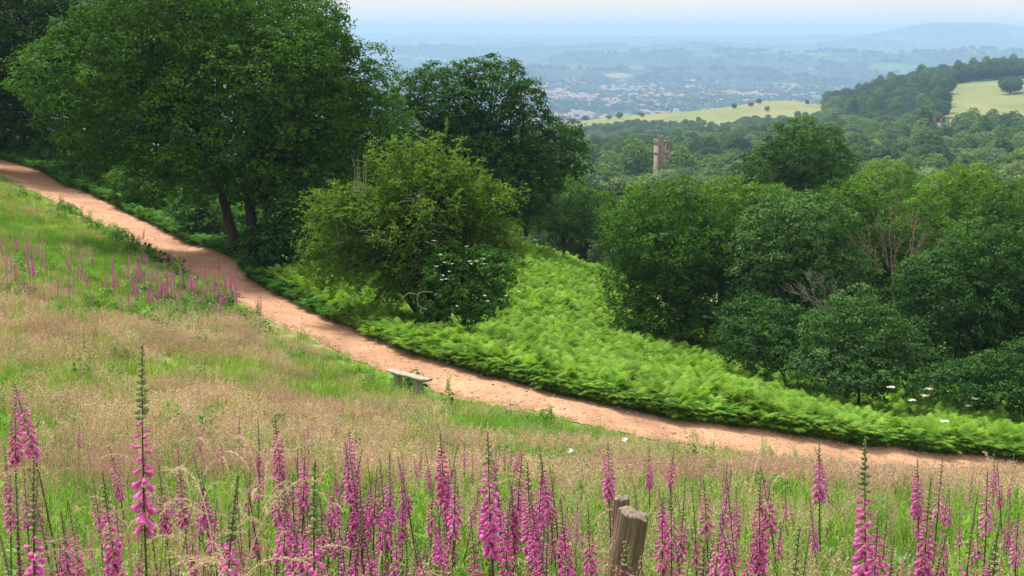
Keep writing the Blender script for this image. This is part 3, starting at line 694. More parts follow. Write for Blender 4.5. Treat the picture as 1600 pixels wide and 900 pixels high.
S('shrub', 'leafy hedge-like bush behind the hawthorn, right of the forked oak', 'shrub', 600, 72,
  [(560, 330, 50, 55), (610, 300, 40, 45)], 'oak', 220, .55, 60, .15, r0=.1, seed=57, nb=10, low=.9)

# the bare-twigged tree
def bare_tree(bx, by, Y, tips, label, n=9, seed=1, spread=30, mat='twig'):
    """crooked dead stems, forking twice, rising out of the foliage"""
    g = np.random.default_rng(seed); x = float(uu(bx, by)) * Y; z = float(H(x, Y)); o = np.array((x, Y, z))
    root = empty('bare_tree', (x, Y, z), label=label, cat='tree'); tm = MB(); bm_ = MB()
    def crook(a_, b_, n_, w):
        P = a_ + (b_ - a_) * np.linspace(0, 1, n_)[:, None]; k = np.cumsum(g.normal(size=(n_, 3)), 0) * w; k -= np.linspace(0, 1, n_)[:, None] * k[-1]; return P + k
    fork = np.array(at(bx, by, Y)) - o; tube(tm, crook(np.array([0, 0, -.2]), fork, 8, .04), np.linspace(.09, .06, 8), 6)
    for k in range(n):
        px = tips[0] + (tips[1] - tips[0]) * (k + g.uniform(.1, .9)) / n; c = (tips[0] + tips[1]) / 2; w = (tips[1] - tips[0]) / 2
        py = tips[2] + (tips[3] - tips[2]) * (abs(px - c) / w) ** 2 * .8 + g.uniform(0, 35); t = np.array(at(px, py, Y + g.normal() * .6)) - o
        b0 = fork + np.array([(t[0] - fork[0]) * .25 + g.normal() * .1, g.normal() * .3, g.uniform(-.4, .1)]); P = crook(b0, t, 14, .035)
        tube(tm if k % 3 == 0 else bm_, P, np.linspace(.026, .005, 14), 5, cap=False)
        for q in range(9):
            i = g.integers(3, 12); d = unit(unit(P[i + 1] - P[i - 1]) + g.normal(size=3) * .5 + np.array([0, 0, .25])); ln = g.uniform(.35, 1.1) * (1 - i / 20.); Q = crook(P[i], P[i] + d * ln, 8, .022)
            tube(bm_, Q, np.linspace(.011, .003, 8), 3, cap=False)
            for w2 in range(4):
                j = g.integers(2, 7); d2 = unit(unit(Q[j] - Q[j - 1]) + g.normal(size=3) * .6 + np.array([0, 0, .2])); tube(bm_, crook(Q[j], Q[j] + d2 * g.uniform(.12, .4), 5, .015), np.linspace(.006, .002, 5), 3, cap=False)
    tm.obj('trunk', M[mat], root, smooth=True); bm_.obj('branches', M[mat], root)
bare_tree(1395, 415, 59.5, (1318, 1480, 295, 370), 'bare tree with a broad spread of pale leafless twigs standing in the copse', 13, 61)
bare_tree(1300, 480, 57.5, (1215, 1310, 410, 460), 'small half-bare tree with sparse grey branches low in the copse', 5, 62, mat='twig_grey')
bare_tree(1235, 395, 60.5, (1205, 1250, 345, 380), 'thin bare stems poking out of the copse, leftmost of the bare trees', 4, 63, mat='twig_grey')

# ------------------------------------------------------------------ scattering stuff with geometry nodes
def scatter(name, P, rot, scl, idx, templates, label, cat=None):
    """one object; geometry nodes put the templates (unlinked meshes) on its points"""
    col = bpy.data.collections.new(name + '_kinds')
    for k, t in enumerate(templates): t.name = '%s_kind_%02d' % (name, k); col.objects.link(t)
    me = bpy.data.meshes.new(name); P = np.asarray(P, np.float32); me.vertices.add(len(P)); me.vertices.foreach_set('co', P.ravel())
    def A(n, t, v, key='value'):
        a_ = me.attributes.new(n, t, 'POINT'); a_.data.foreach_set(key, np.ascontiguousarray(v).ravel())
    A('rot', 'FLOAT_VECTOR', np.asarray(rot, np.float32), 'vector'); A('scl', 'FLOAT_VECTOR', np.asarray(scl, np.float32), 'vector'); A('idx', 'INT', np.asarray(idx, np.int32))
    o = bpy.data.objects.new(name, me); C.objects.link(o); tag(o, label, cat, kind='stuff')
    ng = bpy.data.node_groups.new(name, 'GeometryNodeTree')
    ng.interface.new_socket('Geometry', in_out='INPUT', socket_type='NodeSocketGeometry'); ng.interface.new_socket('Geometry', in_out='OUTPUT', socket_type='NodeSocketGeometry')
    N = ng.nodes; gi = N.new('NodeGroupInput'); go = N.new('NodeGroupOutput'); ip = N.new('GeometryNodeInstanceOnPoints')
    ci = N.new('GeometryNodeCollectionInfo'); ci.inputs['Collection'].default_value = col; ci.inputs['Separate Children'].default_value = True; ci.inputs['Reset Children'].default_value = True
    ip.inputs['Pick Instance'].default_value = True
    def NA(n, t):
        a_ = N.new('GeometryNodeInputNamedAttribute'); a_.data_type = t; a_.inputs['Name'].default_value = n; return [s for s in a_.outputs if s.enabled and s.name == 'Attribute'][0]
    ng.links.new(gi.outputs[0], ip.inputs['Points']); ng.links.new(ci.outputs[0], ip.inputs['Instance'])
    ng.links.new(NA('idx', 'INT'), ip.inputs['Instance Index']); ng.links.new(NA('scl', 'FLOAT_VECTOR'), ip.inputs['Scale'])
    er = N.new('FunctionNodeEulerToRotation'); ng.links.new(NA('rot', 'FLOAT_VECTOR'), er.inputs[0]); ng.links.new(er.outputs[0], ip.inputs['Rotation'])
    ng.links.new(ip.outputs[0], go.inputs[0])
    md = o.modifiers.new('scatter', 'NODES'); md.node_group = ng
    return o
def rand_rs(n, s0, s1, tilt=.12, sz=.2):
    r = np.stack([rng.normal(size=n) * tilt, rng.normal(size=n) * tilt, rng.uniform(0, 2 * pi, n)], 1)
    s = rng.uniform(s0, s1, n); return r, np.stack([s, s, s * rng.uniform(1 - sz, 1 + sz, n)], 1)
def fan(n, Y0, Y1, u0=-.42, u1=.42, power=1.0, pad=1.5):
    """points in the view's wedge, uniform per area (power 1) or denser near (power < 1)"""
    t = rng.random(n); e = 1 + power; y = (Y0 ** e + t * (Y1 ** e - Y0 ** e)) ** (1 / e)
    x = rng.uniform(u0, u1, n) * y + rng.uniform(-pad, pad, n); return x, y

def blade(mb, P0, ang, h, w, curl, v, mi=0, seg=3):
    """vectorised grass blades"""
    n = len(P0); t = np.linspace(0, 1, seg + 1)[None, :, None]
    d = np.stack([np.cos(ang), np.sin(ang), 0 * ang], 1)[:, None, :]; s = np.stack([-np.sin(ang), np.cos(ang), 0 * ang], 1)[:, None, :]
    h = np.asarray(h)[:, None, None]; c = np.asarray(curl)[:, None, None]; w = np.broadcast_to(np.asarray(w, float), (n,))[:, None, None]
    mid = P0[:, None, :] + d * (c * h * t ** 2) + np.array([0, 0, 1.]) * h * (t - .35 * c * t ** 2.5)
    ww = w * (1 - t ** 1.5) * .5 + .0004
    V = np.stack([mid - s * ww, mid + s * ww], 2).reshape(n, -1, 3); k = 2 * (seg + 1)
    base = np.arange(n)[:, None, None] * k; q = np.arange(seg)[None, :, None] * 2
    Fc = base + q + np.array([0, 1, 3, 2])[None, None, :]
    mb.add(V.reshape(-1, 3), Fc.reshape(-1, 4), np.repeat(v, seg), mi)
    return mid[:, -1, :], mid
def tuft(n, h, w, rad, seed, mat, lean=.5, seg=3):
    g = np.random.default_rng(seed); mb = MB(); r = rad * np.sqrt(g.random(n)); a_ = g.uniform(0, 2 * pi, n)
    P = np.stack([r * np.cos(a_), r * np.sin(a_), -.04 + 0 * r], 1)
    blade(mb, P, a_ + g.normal(size=n) * .8, h * g.uniform(.5, 1.15, n), w * g.uniform(.6, 1.2, n), np.abs(g.normal(size=n)) * lean, g.random(n), seg=seg)
    return mb.obj('tuft', M[mat], link=False)
def seed_tuft(n, h, rad, seed, mat='seed', sp=12, spl=.016, spread=.012, head=.16, blades=8, wst=.0022):
    g = np.random.default_rng(seed); mb = MB(); r = rad * np.sqrt(g.random(n)); a_ = g.uniform(0, 2 * pi, n)
    P = np.stack([r * np.cos(a_), r * np.sin(a_), -.04 + 0 * r], 1); hh = h * g.uniform(.6, 1.15, n)
    tip, mid = blade(mb, P, a_ + g.normal(size=n), hh, wst, np.abs(g.normal(size=n)) * .25, g.random(n) * .4, seg=3)
    # spikelets along the top of each stalk
    u = g.random((n, sp)); a0 = mid[:, -2:-1, :]; b0 = mid[:, -1:, :]; ax = unit(b0 - a0)
    Q = b0 - ax * (u * head)[..., None] + g.normal(size=(n, sp, 3)) * (spread * (.3 + u))[..., None]
    Q = Q.reshape(-1, 3); T = np.repeat(ax, sp, 1).reshape(-1, 3) + g.normal(size=(n * sp, 3)) * .45
    leaves(mb, Q, rdir(n * sp, g), spl * g.uniform(.7, 1.4, n * sp), spl * .38, np.repeat(g.random(n), sp) * .6 + g.random(n * sp) * .4, g, T=T, mi=0)
    if blades:
        r = rad * np.sqrt(g.random(blades)); a_ = g.uniform(0, 2 * pi, blades)
        blade(mb, np.stack([r * np.cos(a_), r * np.sin(a_), -.04 + 0 * r], 1), a_, h * .6 * g.uniform(.5, 1.1, blades), .006, np.abs(g.normal(size=blades)) * .5, g.random(blades), mi=1)
    return mb.obj('tuft', [M[mat], M['grass']], link=False)
def herb(h, seed, mat, nst=4, lv=16, ll=.09, lw=.02, rad=.12):
    g = np.random.default_rng(seed); mb = MB()
    for s in range(nst):
        a_ = g.uniform(0, 2 * pi); r = rad * g.random(); b0 = np.array([r * cos(a_), r * sin(a_), -.03]); hh = h * g.uniform(.6, 1.1)
        tip = b0 + np.array([g.normal() * .06, g.normal() * .06, hh]); P = bezier(b0, b0 + np.array([0, 0, hh * .5]), tip, 5); tube(mb, P, np.linspace(.004, .0015, 5), 4, .2, cap=False)
        t = np.linspace(.15, 1, lv); ph = np.arange(lv) * 2.4 + g.uniform(0, 6)
        C_ = b0 + (tip - b0) * t[:, None]; l = ll * (1.15 - t * .65); el_ = .25 + t * .7
        D = np.stack([np.cos(ph) * np.cos(el_), np.sin(ph) * np.cos(el_), np.sin(el_)], 1); N = np.stack([-np.cos(ph) * np.sin(el_), -np.sin(ph) * np.sin(el_), np.cos(el_)], 1) + g.normal(size=(lv, 3)) * .2
        leaves(mb, C_ + D * l[:, None] * .5, N, l, lw * (l / ll), np.clip(.3 + t * .5 + g.normal(size=lv) * .12, 0, 1), g, T=D, bend=.08)
    return mb.obj('herb', M[mat], link=False)
def broad_herb(h, seed, mat, n=26, ls=.11):
    """nettle / dock like leafy clump"""
    g = np.random.default_rng(seed); mb = MB(); P = g.normal(size=(n * 6, 3)) * np.array([.14, .14, 0]); P[:, 2] = h * g.random(n * 6) ** .7 * np.exp(-(P[:, 0] ** 2 + P[:, 1] ** 2) / .06)
    leaves(mb, P, np.array([0, 0, 1.]) + g.normal(size=P.shape) * .5, ls * g.uniform(.5, 1.2, len(P)), ls * .5, np.clip(P[:, 2] / h * .7 + g.normal(size=len(P)) * .15, 0, 1), g)
    return mb.obj('herb', M[mat], link=False)
def fern(nf, L, seed, mat, arch=.55, pin=17):
    """bracken plant: arching fronds, each a rachis with tapering pinnae that are toothed by sub-pinnae"""
    g = np.random.default_rng(seed); mb = MB()
    for f in range(nf):
        a_ = f * 2 * pi / nf + g.normal() * .5; l = L * g.uniform(.7, 1.15); d = np.array([cos(a_), sin(a_), 0]); up0 = g.uniform(.55, 1.0)
        b0 = np.array([g.normal() * .06, g.normal() * .06, -.05]); apex = b0 + np.array([0, 0, l * up0 * .95]) + d * l * .22; end = apex + d * l * g.uniform(.45, .75) + np.array([0, 0, l * g.uniform(-.05, .22) * (1 - arch)]) - np.array([0, 0, l * .15 * arch])
        P = bezier(b0, apex + np.array([0, 0, .05]), end, pin + 6); tube(mb, P, np.linspace(.005, .0015, len(P)), 3, .6, cap=False)
        s = np.array([-sin(a_), cos(a_), 0]); fv = g.uniform(.25, .75)
        T_, B_, Nn, Ln = [], [], [], []
        for k in range(6, pin + 5):
            t = (k - 6) / (pin - 1.0); ln = l * .36 * (1 - t) ** .8 * (.75 + .25 * min(1, t * 5)) + .012; tg = unit(P[k + 1] - P[k - 1]); nn = unit(np.cross(tg, s)) * -1
            if nn[2] < 0: nn = -nn
            for sg in (-1, 1):
                dd = unit(s * sg + tg * .35 + nn * -.12 + g.normal(size=3) * .08)
                # three overlapping leaflets make a serrated pinna
                m = 4; tt_ = (np.arange(m) + .5) / m
                c = P[k] + dd * (ln * tt_)[:, None] - np.array([0, 0, 1]) * (ln * .22 * tt_ ** 2)[:, None]
                w = ln * .30 * (1.1 - tt_) + .006
                leaves(mb, c, np.repeat((nn + g.normal(size=3) * .12)[None], m, 0), ln / m * 1.5, w, np.clip(fv + g.normal() * .1 + tt_ * .15, 0, 1), g, T=np.repeat(dd[None], m, 0), bend=-.03)
    return mb.obj('fern', M[mat], link=False)

# bracken
ferns = [fern(10, .66, 70 + k, 'bracken', arch=.35) for k in range(5)]
def pts_ok(x, y, cond): return x[cond], y[cond]
n = 62000; x, y = fan(n, 40, 106, -.40, .42, power=.55, pad=3)
d, s = path_dist(x, y); px, py = project(x, y, H(x, y))
ok = (s > 0) & (d > .42) & (px > 380 - (y - 50) * 1.0) & (px < 1720) & (y < 104)
ok &= ~((px > 1180) & (y > 66)) & ~((px > 1000) & (y > 74)) & ~((px < 560) & (y > 58))
x, y, d = x[ok], y[ok], d[ok]; z = H(x, y)
r_, s_ = rand_rs(len(x), .75, 1.15, .14, .15); s_ *= (.70 + .22 * fbm(x / 2.2, y / 2.2, 3, 61) * 2)[:, None] * np.array([1.22, 1.22, 1.6])[None, :]
scatter('bracken', np.stack([x, y, z], 1), r_, s_, rng.integers(0, 5, len(x)), ferns, 'bright green bracken covering the bank between the path and the trees', 'bracken')
print('bracken', len(x))
# dark ferns, nettles and grasses along the upper part of the path under the oaks
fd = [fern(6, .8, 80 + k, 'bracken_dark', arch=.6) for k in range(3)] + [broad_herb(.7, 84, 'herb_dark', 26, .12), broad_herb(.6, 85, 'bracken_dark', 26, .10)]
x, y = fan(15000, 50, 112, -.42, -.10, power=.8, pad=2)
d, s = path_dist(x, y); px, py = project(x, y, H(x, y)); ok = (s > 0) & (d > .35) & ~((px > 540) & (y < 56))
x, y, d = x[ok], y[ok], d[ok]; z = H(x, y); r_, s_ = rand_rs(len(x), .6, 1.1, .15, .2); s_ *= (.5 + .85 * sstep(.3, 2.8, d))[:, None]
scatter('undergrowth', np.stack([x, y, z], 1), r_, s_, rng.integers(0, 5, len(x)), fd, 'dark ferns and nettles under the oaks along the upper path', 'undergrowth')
# verge between path and bracken: short grass and leafy weeds with small yellow flowers
x = []; y = []
seg = rng.integers(0, len(EU) - 1, 9000); t = rng.random(9000)
V0 = EU[seg] * (1 - t)[:, None] + EU[seg + 1] * t[:, None]; off = np.abs(rng.normal(size=9000)) * .22 - .05
x = V0[:, 0] + NM[seg, 0] * off; y = V0[:, 1] + NM[seg, 1] * off
d, s = path_dist(x, y); ok = (s > 0) & (d > -.08) & (d < .8); x, y = x[ok], y[ok]; z = H(x, y)
vg = [tuft(22, .16, .010, .12, 90, 'grass_lush'), fern(6, .5, 91, 'bracken_dark', arch=.6), tuft(18, .22, .010, .10, 92, 'grass_lush'), fern(6, .55, 93, 'bracken', arch=.6)]
r_, s_ = rand_rs(len(x), .6, 1.3, .1)
scatter('verge', np.stack([x, y, z], 1), r_, s_, np.where(x / y < -.13, rng.integers(0, 2, len(x)), rng.integers(0, 4, len(x))), vg, 'short weedy green verge between the sandy path and the bracken', 'grass')

# meadow grass
near_g = [tuft(26, .46, .0075, .10, 100 + k, 'grass') for k in range(3)] + [tuft(26, .5, .009, .10, 104 + k, 'grass_lush') for k in range(2)]
near_s = [seed_tuft(13, .62, .14, 110 + k, 'seed', 16, .013, .010, .14, 10, .0020) for k in range(3)] + [seed_tuft(13, .58, .14, 113 + k, 'seed_purple', 16, .012, .009, .12, 10, .0020) for k in range(2)]
far_g = [tuft(46, .30, .016, .30, 120 + k, 'grass', seg=2) for k in range(3)] + [tuft(46, .34, .018, .30, 124 + k, 'grass_lush', seg=2) for k in range(2)]
far_s = [seed_tuft(30, .46, .30, 130 + k, 'seed', 9, .030, .020, .16, 14, .004) for k in range(3)] + [seed_tuft(30, .42, .30, 133 + k, 'seed_purple', 9, .028, .020, .14, 14, .004) for k in range(2)]
def meadow(n, Y0, Y1, gt, stt, nm, lab_g, lab_s, s0, s1, power, thr=.5):
    x, y = fan(n, Y0, Y1, power=power); d, s = path_dist(x, y)
    ok = ((d > .02) & (s < 0)) | (y < 35); x, y, d = x[ok], y[ok], d[ok]
    dr_, px, py = dryness(x, y); ok = (py > 180) & ~((px > 598) & (px < 690) & (py > 575) & (py < 612) & (rng.random(len(x)) < .97)) & (py < 1300) & (px > -160) & (px < 1760); x, y, d, dr_ = x[ok], y[ok], d[ok], dr_[ok]
    z = H(x, y); isd = rng.random(len(x)) < np.clip((dr_ - .5) * 1.1 + .24 + (fbm(x / .8, y / 1.2, 2, 87) - .5) * 1.3, .03, .82) * (1 - .75 * (1 - sstep(.2, 1.6, d)) * (y > 30)) + .10 * (1 - sstep(13, 20, y))
    r_, s_ = rand_rs(len(x), s0, s1, .1); s_ *= (1 - .62 * (1 - sstep(0, 2.2, d)) * (y > 30))[:, None]
    lush = (fbm(x / 4, y / 4, 3, 77) > .52)
    ig = np.where(lush, rng.integers(3, 5, len(x)), rng.integers(0, 3, len(x))); isx = np.where(fbm(x / 5, y / 5, 3, 78) > .55, rng.integers(3, 5, len(x)), rng.integers(0, 3, len(x)))
    P = np.stack([x, y, z], 1); gm = ~isd
    scatter(nm[0], P[gm], r_[gm], s_[gm], ig[gm], gt, lab_g, 'grass'); scatter(nm[1], P[isd], r_[isd], s_[isd], isx[isd], stt, lab_s, 'grass')
    print(nm, gm.sum(), isd.sum())
meadow(5200, 4.2, 17, near_g, near_s, ('grass', 'seeding_grass'), 'green grass growing between the foxgloves in the foreground', 'pinkish seeding grass stalks in the foreground', .75, 1.2, .75)
meadow(30000, 16, 92, far_g, far_s, ('meadow_grass', 'seeding_meadow_grass'), 'bright green meadow grass on the slope below the path', 'pink and tan patches of seeding grass across the slope', .8, 1.25, .6)

# leafy herbs
hb = [herb(.5, 140 + k, 'herb', 5, 18, .10, .022, .14) for k in range(3)] + [broad_herb(.35, 144, 'herb', 12, .12), broad_herb(.35, 145, 'herb_dark', 12, .12), herb(.45, 146, 'herb_dark', 5, 16, .1, .026, .14)]
x, y = fan(3000, 7, 17, power=.7); z = H(x, y); px, py = project(x, y, z)
w = np.exp(-((px - 1150) / 160) ** 2) * 1.3 + np.exp(-((px - 650) / 220) ** 2) * .8 + .22 + np.exp(-((px - 1500) / 150) ** 2) * .6
ok = (rng.random(len(x)) < w) & (py > 760); x, y, z = x[ok], y[ok], z[ok]; r_, s_ = rand_rs(len(x), .7, 1.25, .1)
scatter('leafy_herbs', np.stack([x, y, z], 1), r_, s_, rng.integers(0, 6, len(x)), hb, 'bright leafy herbs among the foxgloves at the bottom of the picture', 'plants')
# darker weeds along the lower edge of the upper path and among the far foxgloves
x, y = fan(9000, 28, 92, -.42, .1, power=.7); z = H(x, y); px, py = project(x, y, z); d, s = path_dist(x, y)
w = np.exp(-((px - 300) / 110) ** 2 - ((py - 470) / 38) ** 2) * .8 + (s < 0) * np.exp(-(d / .9) ** 2) * sstep(60, 130, px) * (1 - sstep(330, 420, px)) * 1.2 + np.exp(-((px - 640) / 50) ** 2 - ((py - 605) / 14) ** 2) * .5
ok = (s < 0) & (d > .0) & (rng.random(len(x)) < w); x, y, z = x[ok], y[ok], z[ok]; r_, s_ = rand_rs(len(x), .8, 1.5, .1)
scatter('meadow_weeds', np.stack([x, y, z], 1), r_, s_, rng.integers(3, 6, len(x)) - 3, [bb.copy() for bb in hb[3:]], 'dark green weeds beside the path and among the distant foxgloves', 'plants')
tus = [tuft(60, .42, .014, .16, 170 + k, 'grass_lush', lean=.8, seg=3) for k in range(2)] + [seed_tuft(34, .62, .20, 173, 'seed', 12, .024, .018, .2, 26, .004), broad_herb(.4, 174, 'herb_dark', 14, .11)]
x, y = fan(2600, 14, 88, -.40, .40, power=.7); d, s = path_dist(x, y); ok = (s < 0) & (d > .5) & (fbm(x / 3, y / 3, 3, 66) > .47); x, y = x[ok], y[ok]; r_, s_ = rand_rs(len(x), .6, 1.35, .15)
scatter('tussocks', np.stack([x, y, H(x, y)], 1), r_, s_, rng.integers(0, 4, len(x)), tus, 'coarse tussocks and weeds standing up out of the meadow', 'grass')
# tall foreground grass with nodding seed heads
def tall_grass(n, h, seed):
    g = np.random.default_rng(seed); mb = MB(); P = g.normal(size=(n, 3)) * .06; P[:, 2] = -.04; a_ = g.uniform(0, 2 * pi, n)
    blade(mb, P, a_, h * .75 * g.uniform(.5, 1.1, n), .012 * g.uniform(.6, 1.1, n), np.abs(g.normal(size=n)) * .45, g.random(n), mi=1, seg=6)
    for k in range(3):
        a0 = g.uniform(0, 2 * pi); hh = h * g.uniform(.85, 1.15); d = np.array([cos(a0), sin(a0), 0]); b0 = np.array([g.normal() * .05, g.normal() * .05, 0])
        Q = bezier(b0, b0 + np.array([0, 0, hh * 1.1]), b0 + d * hh * .35 + np.array([0, 0, hh * .95]), 14); tube(mb, Q, np.linspace(.0022, .001, 14), 4, .8, mi=0, cap=False)
        m = 90; u = g.random(m); i = (8.5 + u * 4.4); c = np.stack([np.interp(i, np.arange(14), Q[:, q]) for q in range(3)], 1) + g.normal(size=(m, 3)) * (.007 * (1.3 - u))[:, None]
        ax = unit(Q[12] - Q[10]); leaves(mb, c, rdir(m, g), .012, .0042, .35 + g.random(m) * .65, g, T=ax[None] + g.normal(size=(m, 3)) * .3, mi=0)
    return mb.obj('tuft', [M['seed'], M['grass_lush']], link=False)
tg = [tall_grass(12, 1.05, 150 + k) for k in range(4)]
x, y = fan(420, 3.9, 9, power=.7); px, py = project(x, y, H(x, y) + .9)
ok = rng.random(len(x)) < (.42 * (px < 480) + .03) ; x, y = x[ok], y[ok]; r_, s_ = rand_rs(len(x), .7, 1.1, .08)
scatter('tall_grass', np.stack([x, y, H(x, y)], 1), r_, s_, rng.integers(0, 4, len(x)), tg, 'tall bent grasses with pale seed heads in the near foreground', 'grass')

# ------------------------------------------------------------------ foxgloves
PROF = [(0, .0035), (.006, .0075), (.016, .0085), (.030, .0120), (.041, .0135), (.047, .0185)]
def bell_geo(sides=8, sc=1.25):
    V = []; 
    for z, r in PROF:
        for k in range(sides):
            a_ = 2 * pi * k / sides; rr = r * (1 + (.18 if z > .045 and k % 2 == 0 else 0)); V.append((rr * cos(a_), rr * sin(a_), z * (1.06 if (z > .045 and cos(a_) > .6) else 1)))
    V = np.array(V) * sc; Fc = []
    for i in range(len(PROF) - 1):
        for k in range(sides): Fc.append((i * sides + k, i * sides + (k + 1) % sides, (i + 1) * sides + (k + 1) % sides, (i + 1) * sides + k))
    return V, np.array(Fc)
BV, BF = bell_geo(); BV6, BF6 = bell_geo(5)
BELLV = np.repeat(np.linspace(.25, .95, len(PROF) - 1), 8)
mbb = MB(); mbb.add(BV, BF, BELLV); BELL_ME = mbb.mesh('flower_bell', M['bell'], True)
def frame_z(d, spin=0):
    """matrix with +Z along d"""
    d = unit(np.array(d, float)); r = np.array([0, 0, 1.]) if abs(d[2]) < .95 else np.array([1., 0, 0]); x = unit(np.cross(r, d)); y = np.cross(d, x)
    return np.stack([x, y, d], 1)
def fox_axis(h, lean, g, n=40):
    a_ = g.uniform(0, 2 * pi); d = np.array([cos(a_), sin(a_), 0]) * lean
    P = bezier((0, 0, -.05), (d[0] * .2, d[1] * .2, h * .5), (d[0] * h, d[1] * h, h * (1 - .2 * lean)), n); P[:, 0] += np.sin(np.linspace(0, 5, n)) * .006; return P
def make_fox(seed, h=1.3, f0=.45, f1=.78, nb=30, lean=.08, hero=False, face=None, bsize=1.0, dens=1.0, half=False, budend=1.0, lod=0, buds=1.0):
    """f0..f1 of the height carries open bells, f1..1 buds; below f0 spent calyces for tall ones"""
    g = np.random.default_rng(seed); P = fox_axis(h, lean, g); n = len(P); T = unit(np.gradient(P, axis=0))
    st = MB(); bu = MB(); fl = MB(); lf = MB(); bells = []
    tube(st, P, np.interp(np.linspace(0, 1, n), [0, .5, 1], [.0065, .0048, .0018]), 5 if not lod else 3, np.linspace(.1, .8, 1)[0], cap=False)
    def pos(t): i = t * (n - 1); return np.array([np.interp(i, np.arange(n), P[:, q]) for q in range(3)])
    a0 = g.uniform(0, 6.28)
    def azim(k):
        if face is None: return a0 + k * 2.4
        return face + (g.normal() * .75 if half else ((k * 2.4 + pi) % (2 * pi) - pi) * .8)
    def calyx(c, d, s):
        m = 5 if not lod else 3; fr = frame_z(d); th = np.arange(m) * 2 * pi / m; r = .008 * s
        D = (np.stack([np.cos(th) * .55, np.sin(th) * .55, np.ones(m)], 1)) @ fr.T; leaves(bu, c + D * r * .6, (np.stack([np.cos(th), np.sin(th), -.3 * np.ones(m)], 1)) @ fr.T, .017 * s, .009 * s, g.uniform(.3, .8), g, T=D)
    for k in range(int(nb * dens)):
        t = (k + .5) / (nb * dens); tt_ = f0 + (f1 - f0) * t; c = pos(tt_); az = azim(k); droop = -.95 + 1.0 * t + g.normal() * .12
        d = np.array([cos(az) * cos(droop), sin(az) * cos(droop), sin(droop)]); s = bsize * (1.05 - .62 * t ** 1.5) * g.uniform(.88, 1.1); c = c + np.array([cos(az), sin(az), .15]) * .008
        calyx(c, d, s * 1.0)
        if hero: bells.append((c, d, s))
        else:
            fr = frame_z(d); VV = (BV if not lod else BV6) * s; fl.add(VV @ fr.T + c + d * .004, BF if not lod else BF6, (BELLV if not lod else np.repeat(np.linspace(.25, .95, len(PROF) - 1), 5)) * (1 - .35 * t) + g.uniform(-.08, .08))
    # small closed magenta then green buds
    nbud = int((1 - f1) * h * 120 * dens) if not lod else int((1 - f1) * h * 60)
    for k in range(nbud):
        t = (k + .5) / nbud; tt_ = f1 + (budend - f1) * t; c = pos(tt_); az = azim(k + 100); el_ = .1 + t * 1.0; d = np.array([cos(az) * cos(el_), sin(az) * cos(el_), sin(el_)]); s = bsize * (1.0 - .78 * t)
        s = bsize * buds * (1.15 - .7 * t); ln = .023 * s; fr = frame_z(d); m = 5 if not lod else 4; rr = .0082 * s * (1.15 if t < .3 else 1); zz = [0, .35, .75, 1]; rad = [.5, 1, .85, .15]
        V = np.array([(rr * r * cos(2 * pi * q / m), rr * r * sin(2 * pi * q / m), z * ln) for z, r in zip(zz, rad) for q in range(m)]); Fc = [(i * m + q, i * m + (q + 1) % m, (i + 1) * m + (q + 1) % m, (i + 1) * m + q) for i in range(3) for q in range(m)]
        tgt = fl if (t < .22 and not hero) else bu; tgt.add(V @ fr.T + c + d * .006, Fc, g.uniform(.2, .9) if tgt is bu else .1)
        if not lod and k % 3 != 0: calyx(c, d, s * 1.1)
    # spent seed capsules below the open bells
    nsp = int(max(0, f0 - .38) * h * (60 if not hero else 110))
    for k in range(nsp):
        t = k / max(nsp, 1); c = pos(.42 if False else .38 + (f0 - .38) * t); az = azim(k + 300); d = np.array([cos(az), sin(az), .1]); calyx(c + d * .006, d, .95)
    # leaves
    blades_ = []
    for k in range(11 if not lod else 8):
        t = .04 + .36 * k / 11; c = pos(t); az = k * 2.4 + g.uniform(0, 1); l = .24 * (1.15 - t * 2) * g.uniform(.8, 1.2); el_ = .75 - t * .5; D = np.array([cos(az), sin(az), 0]); s2 = np.array([-sin(az), cos(az), 0]); m = 6; tt_ = np.linspace(0, 1, m)
        mid = c + D * (l * tt_)[:, None] + np.array([0, 0, 1]) * (l * (tt_ * tan(el_) * .6 - tt_ ** 2 * .55))[:, None]; w = l * .19 * np.sin(np.clip(tt_ * .93 + .07, 0, 1) * pi) ** .8
        V = np.stack([mid - s2 * w[:, None] + np.array([0, 0, .012]), mid, mid + s2 * w[:, None] + np.array([0, 0, .012])], 1).reshape(-1, 3)
        Fc = [(3 * i + q, 3 * i + q + 1, 3 * i + q + 4, 3 * i + q + 3) for i in range(m - 1) for q in (0, 1)]
        blades_.append((V, Fc)); 
        if not hero: lf.add(V, Fc, g.uniform(.2, .9))
    return dict(st=st, bu=bu, fl=fl, lf=lf, bells=bells, leaf=blades_)
def fox_proto(seed, **k):
    d = make_fox(seed, **k); r = bpy.data.objects.new('foxglove', None); r.empty_display_size = .2
    d['st'].obj('stem', M['fox_stem'], r, link=False, smooth=True); d['fl'].obj('blossoms', M['bell'], r, link=False, smooth=True); d['bu'].obj('buds', M['bud'], r, link=False); d['lf'].obj('leaves', M['fox_leaf'], r, link=False, smooth=True)
    return r
def place_h(px, py, h, Y0=3.6, Y1=60):
    """forward distance at which something h tall on the ground has its tip at this photo point"""
    Y = np.linspace(Y0, Y1, 700); x = uu(px, py) * Y; gap = -ratio(py) * Y - H(x, Y); 
    idx = np.where(gap <= h)[0]
    if len(idx) == 0: return None
    k = idx[0]; return float(Y[k])
def ground_at(px, py_tip, Y):
    x = float(uu(px, py_tip)) * Y; return x, Y, float(H(x, Y))
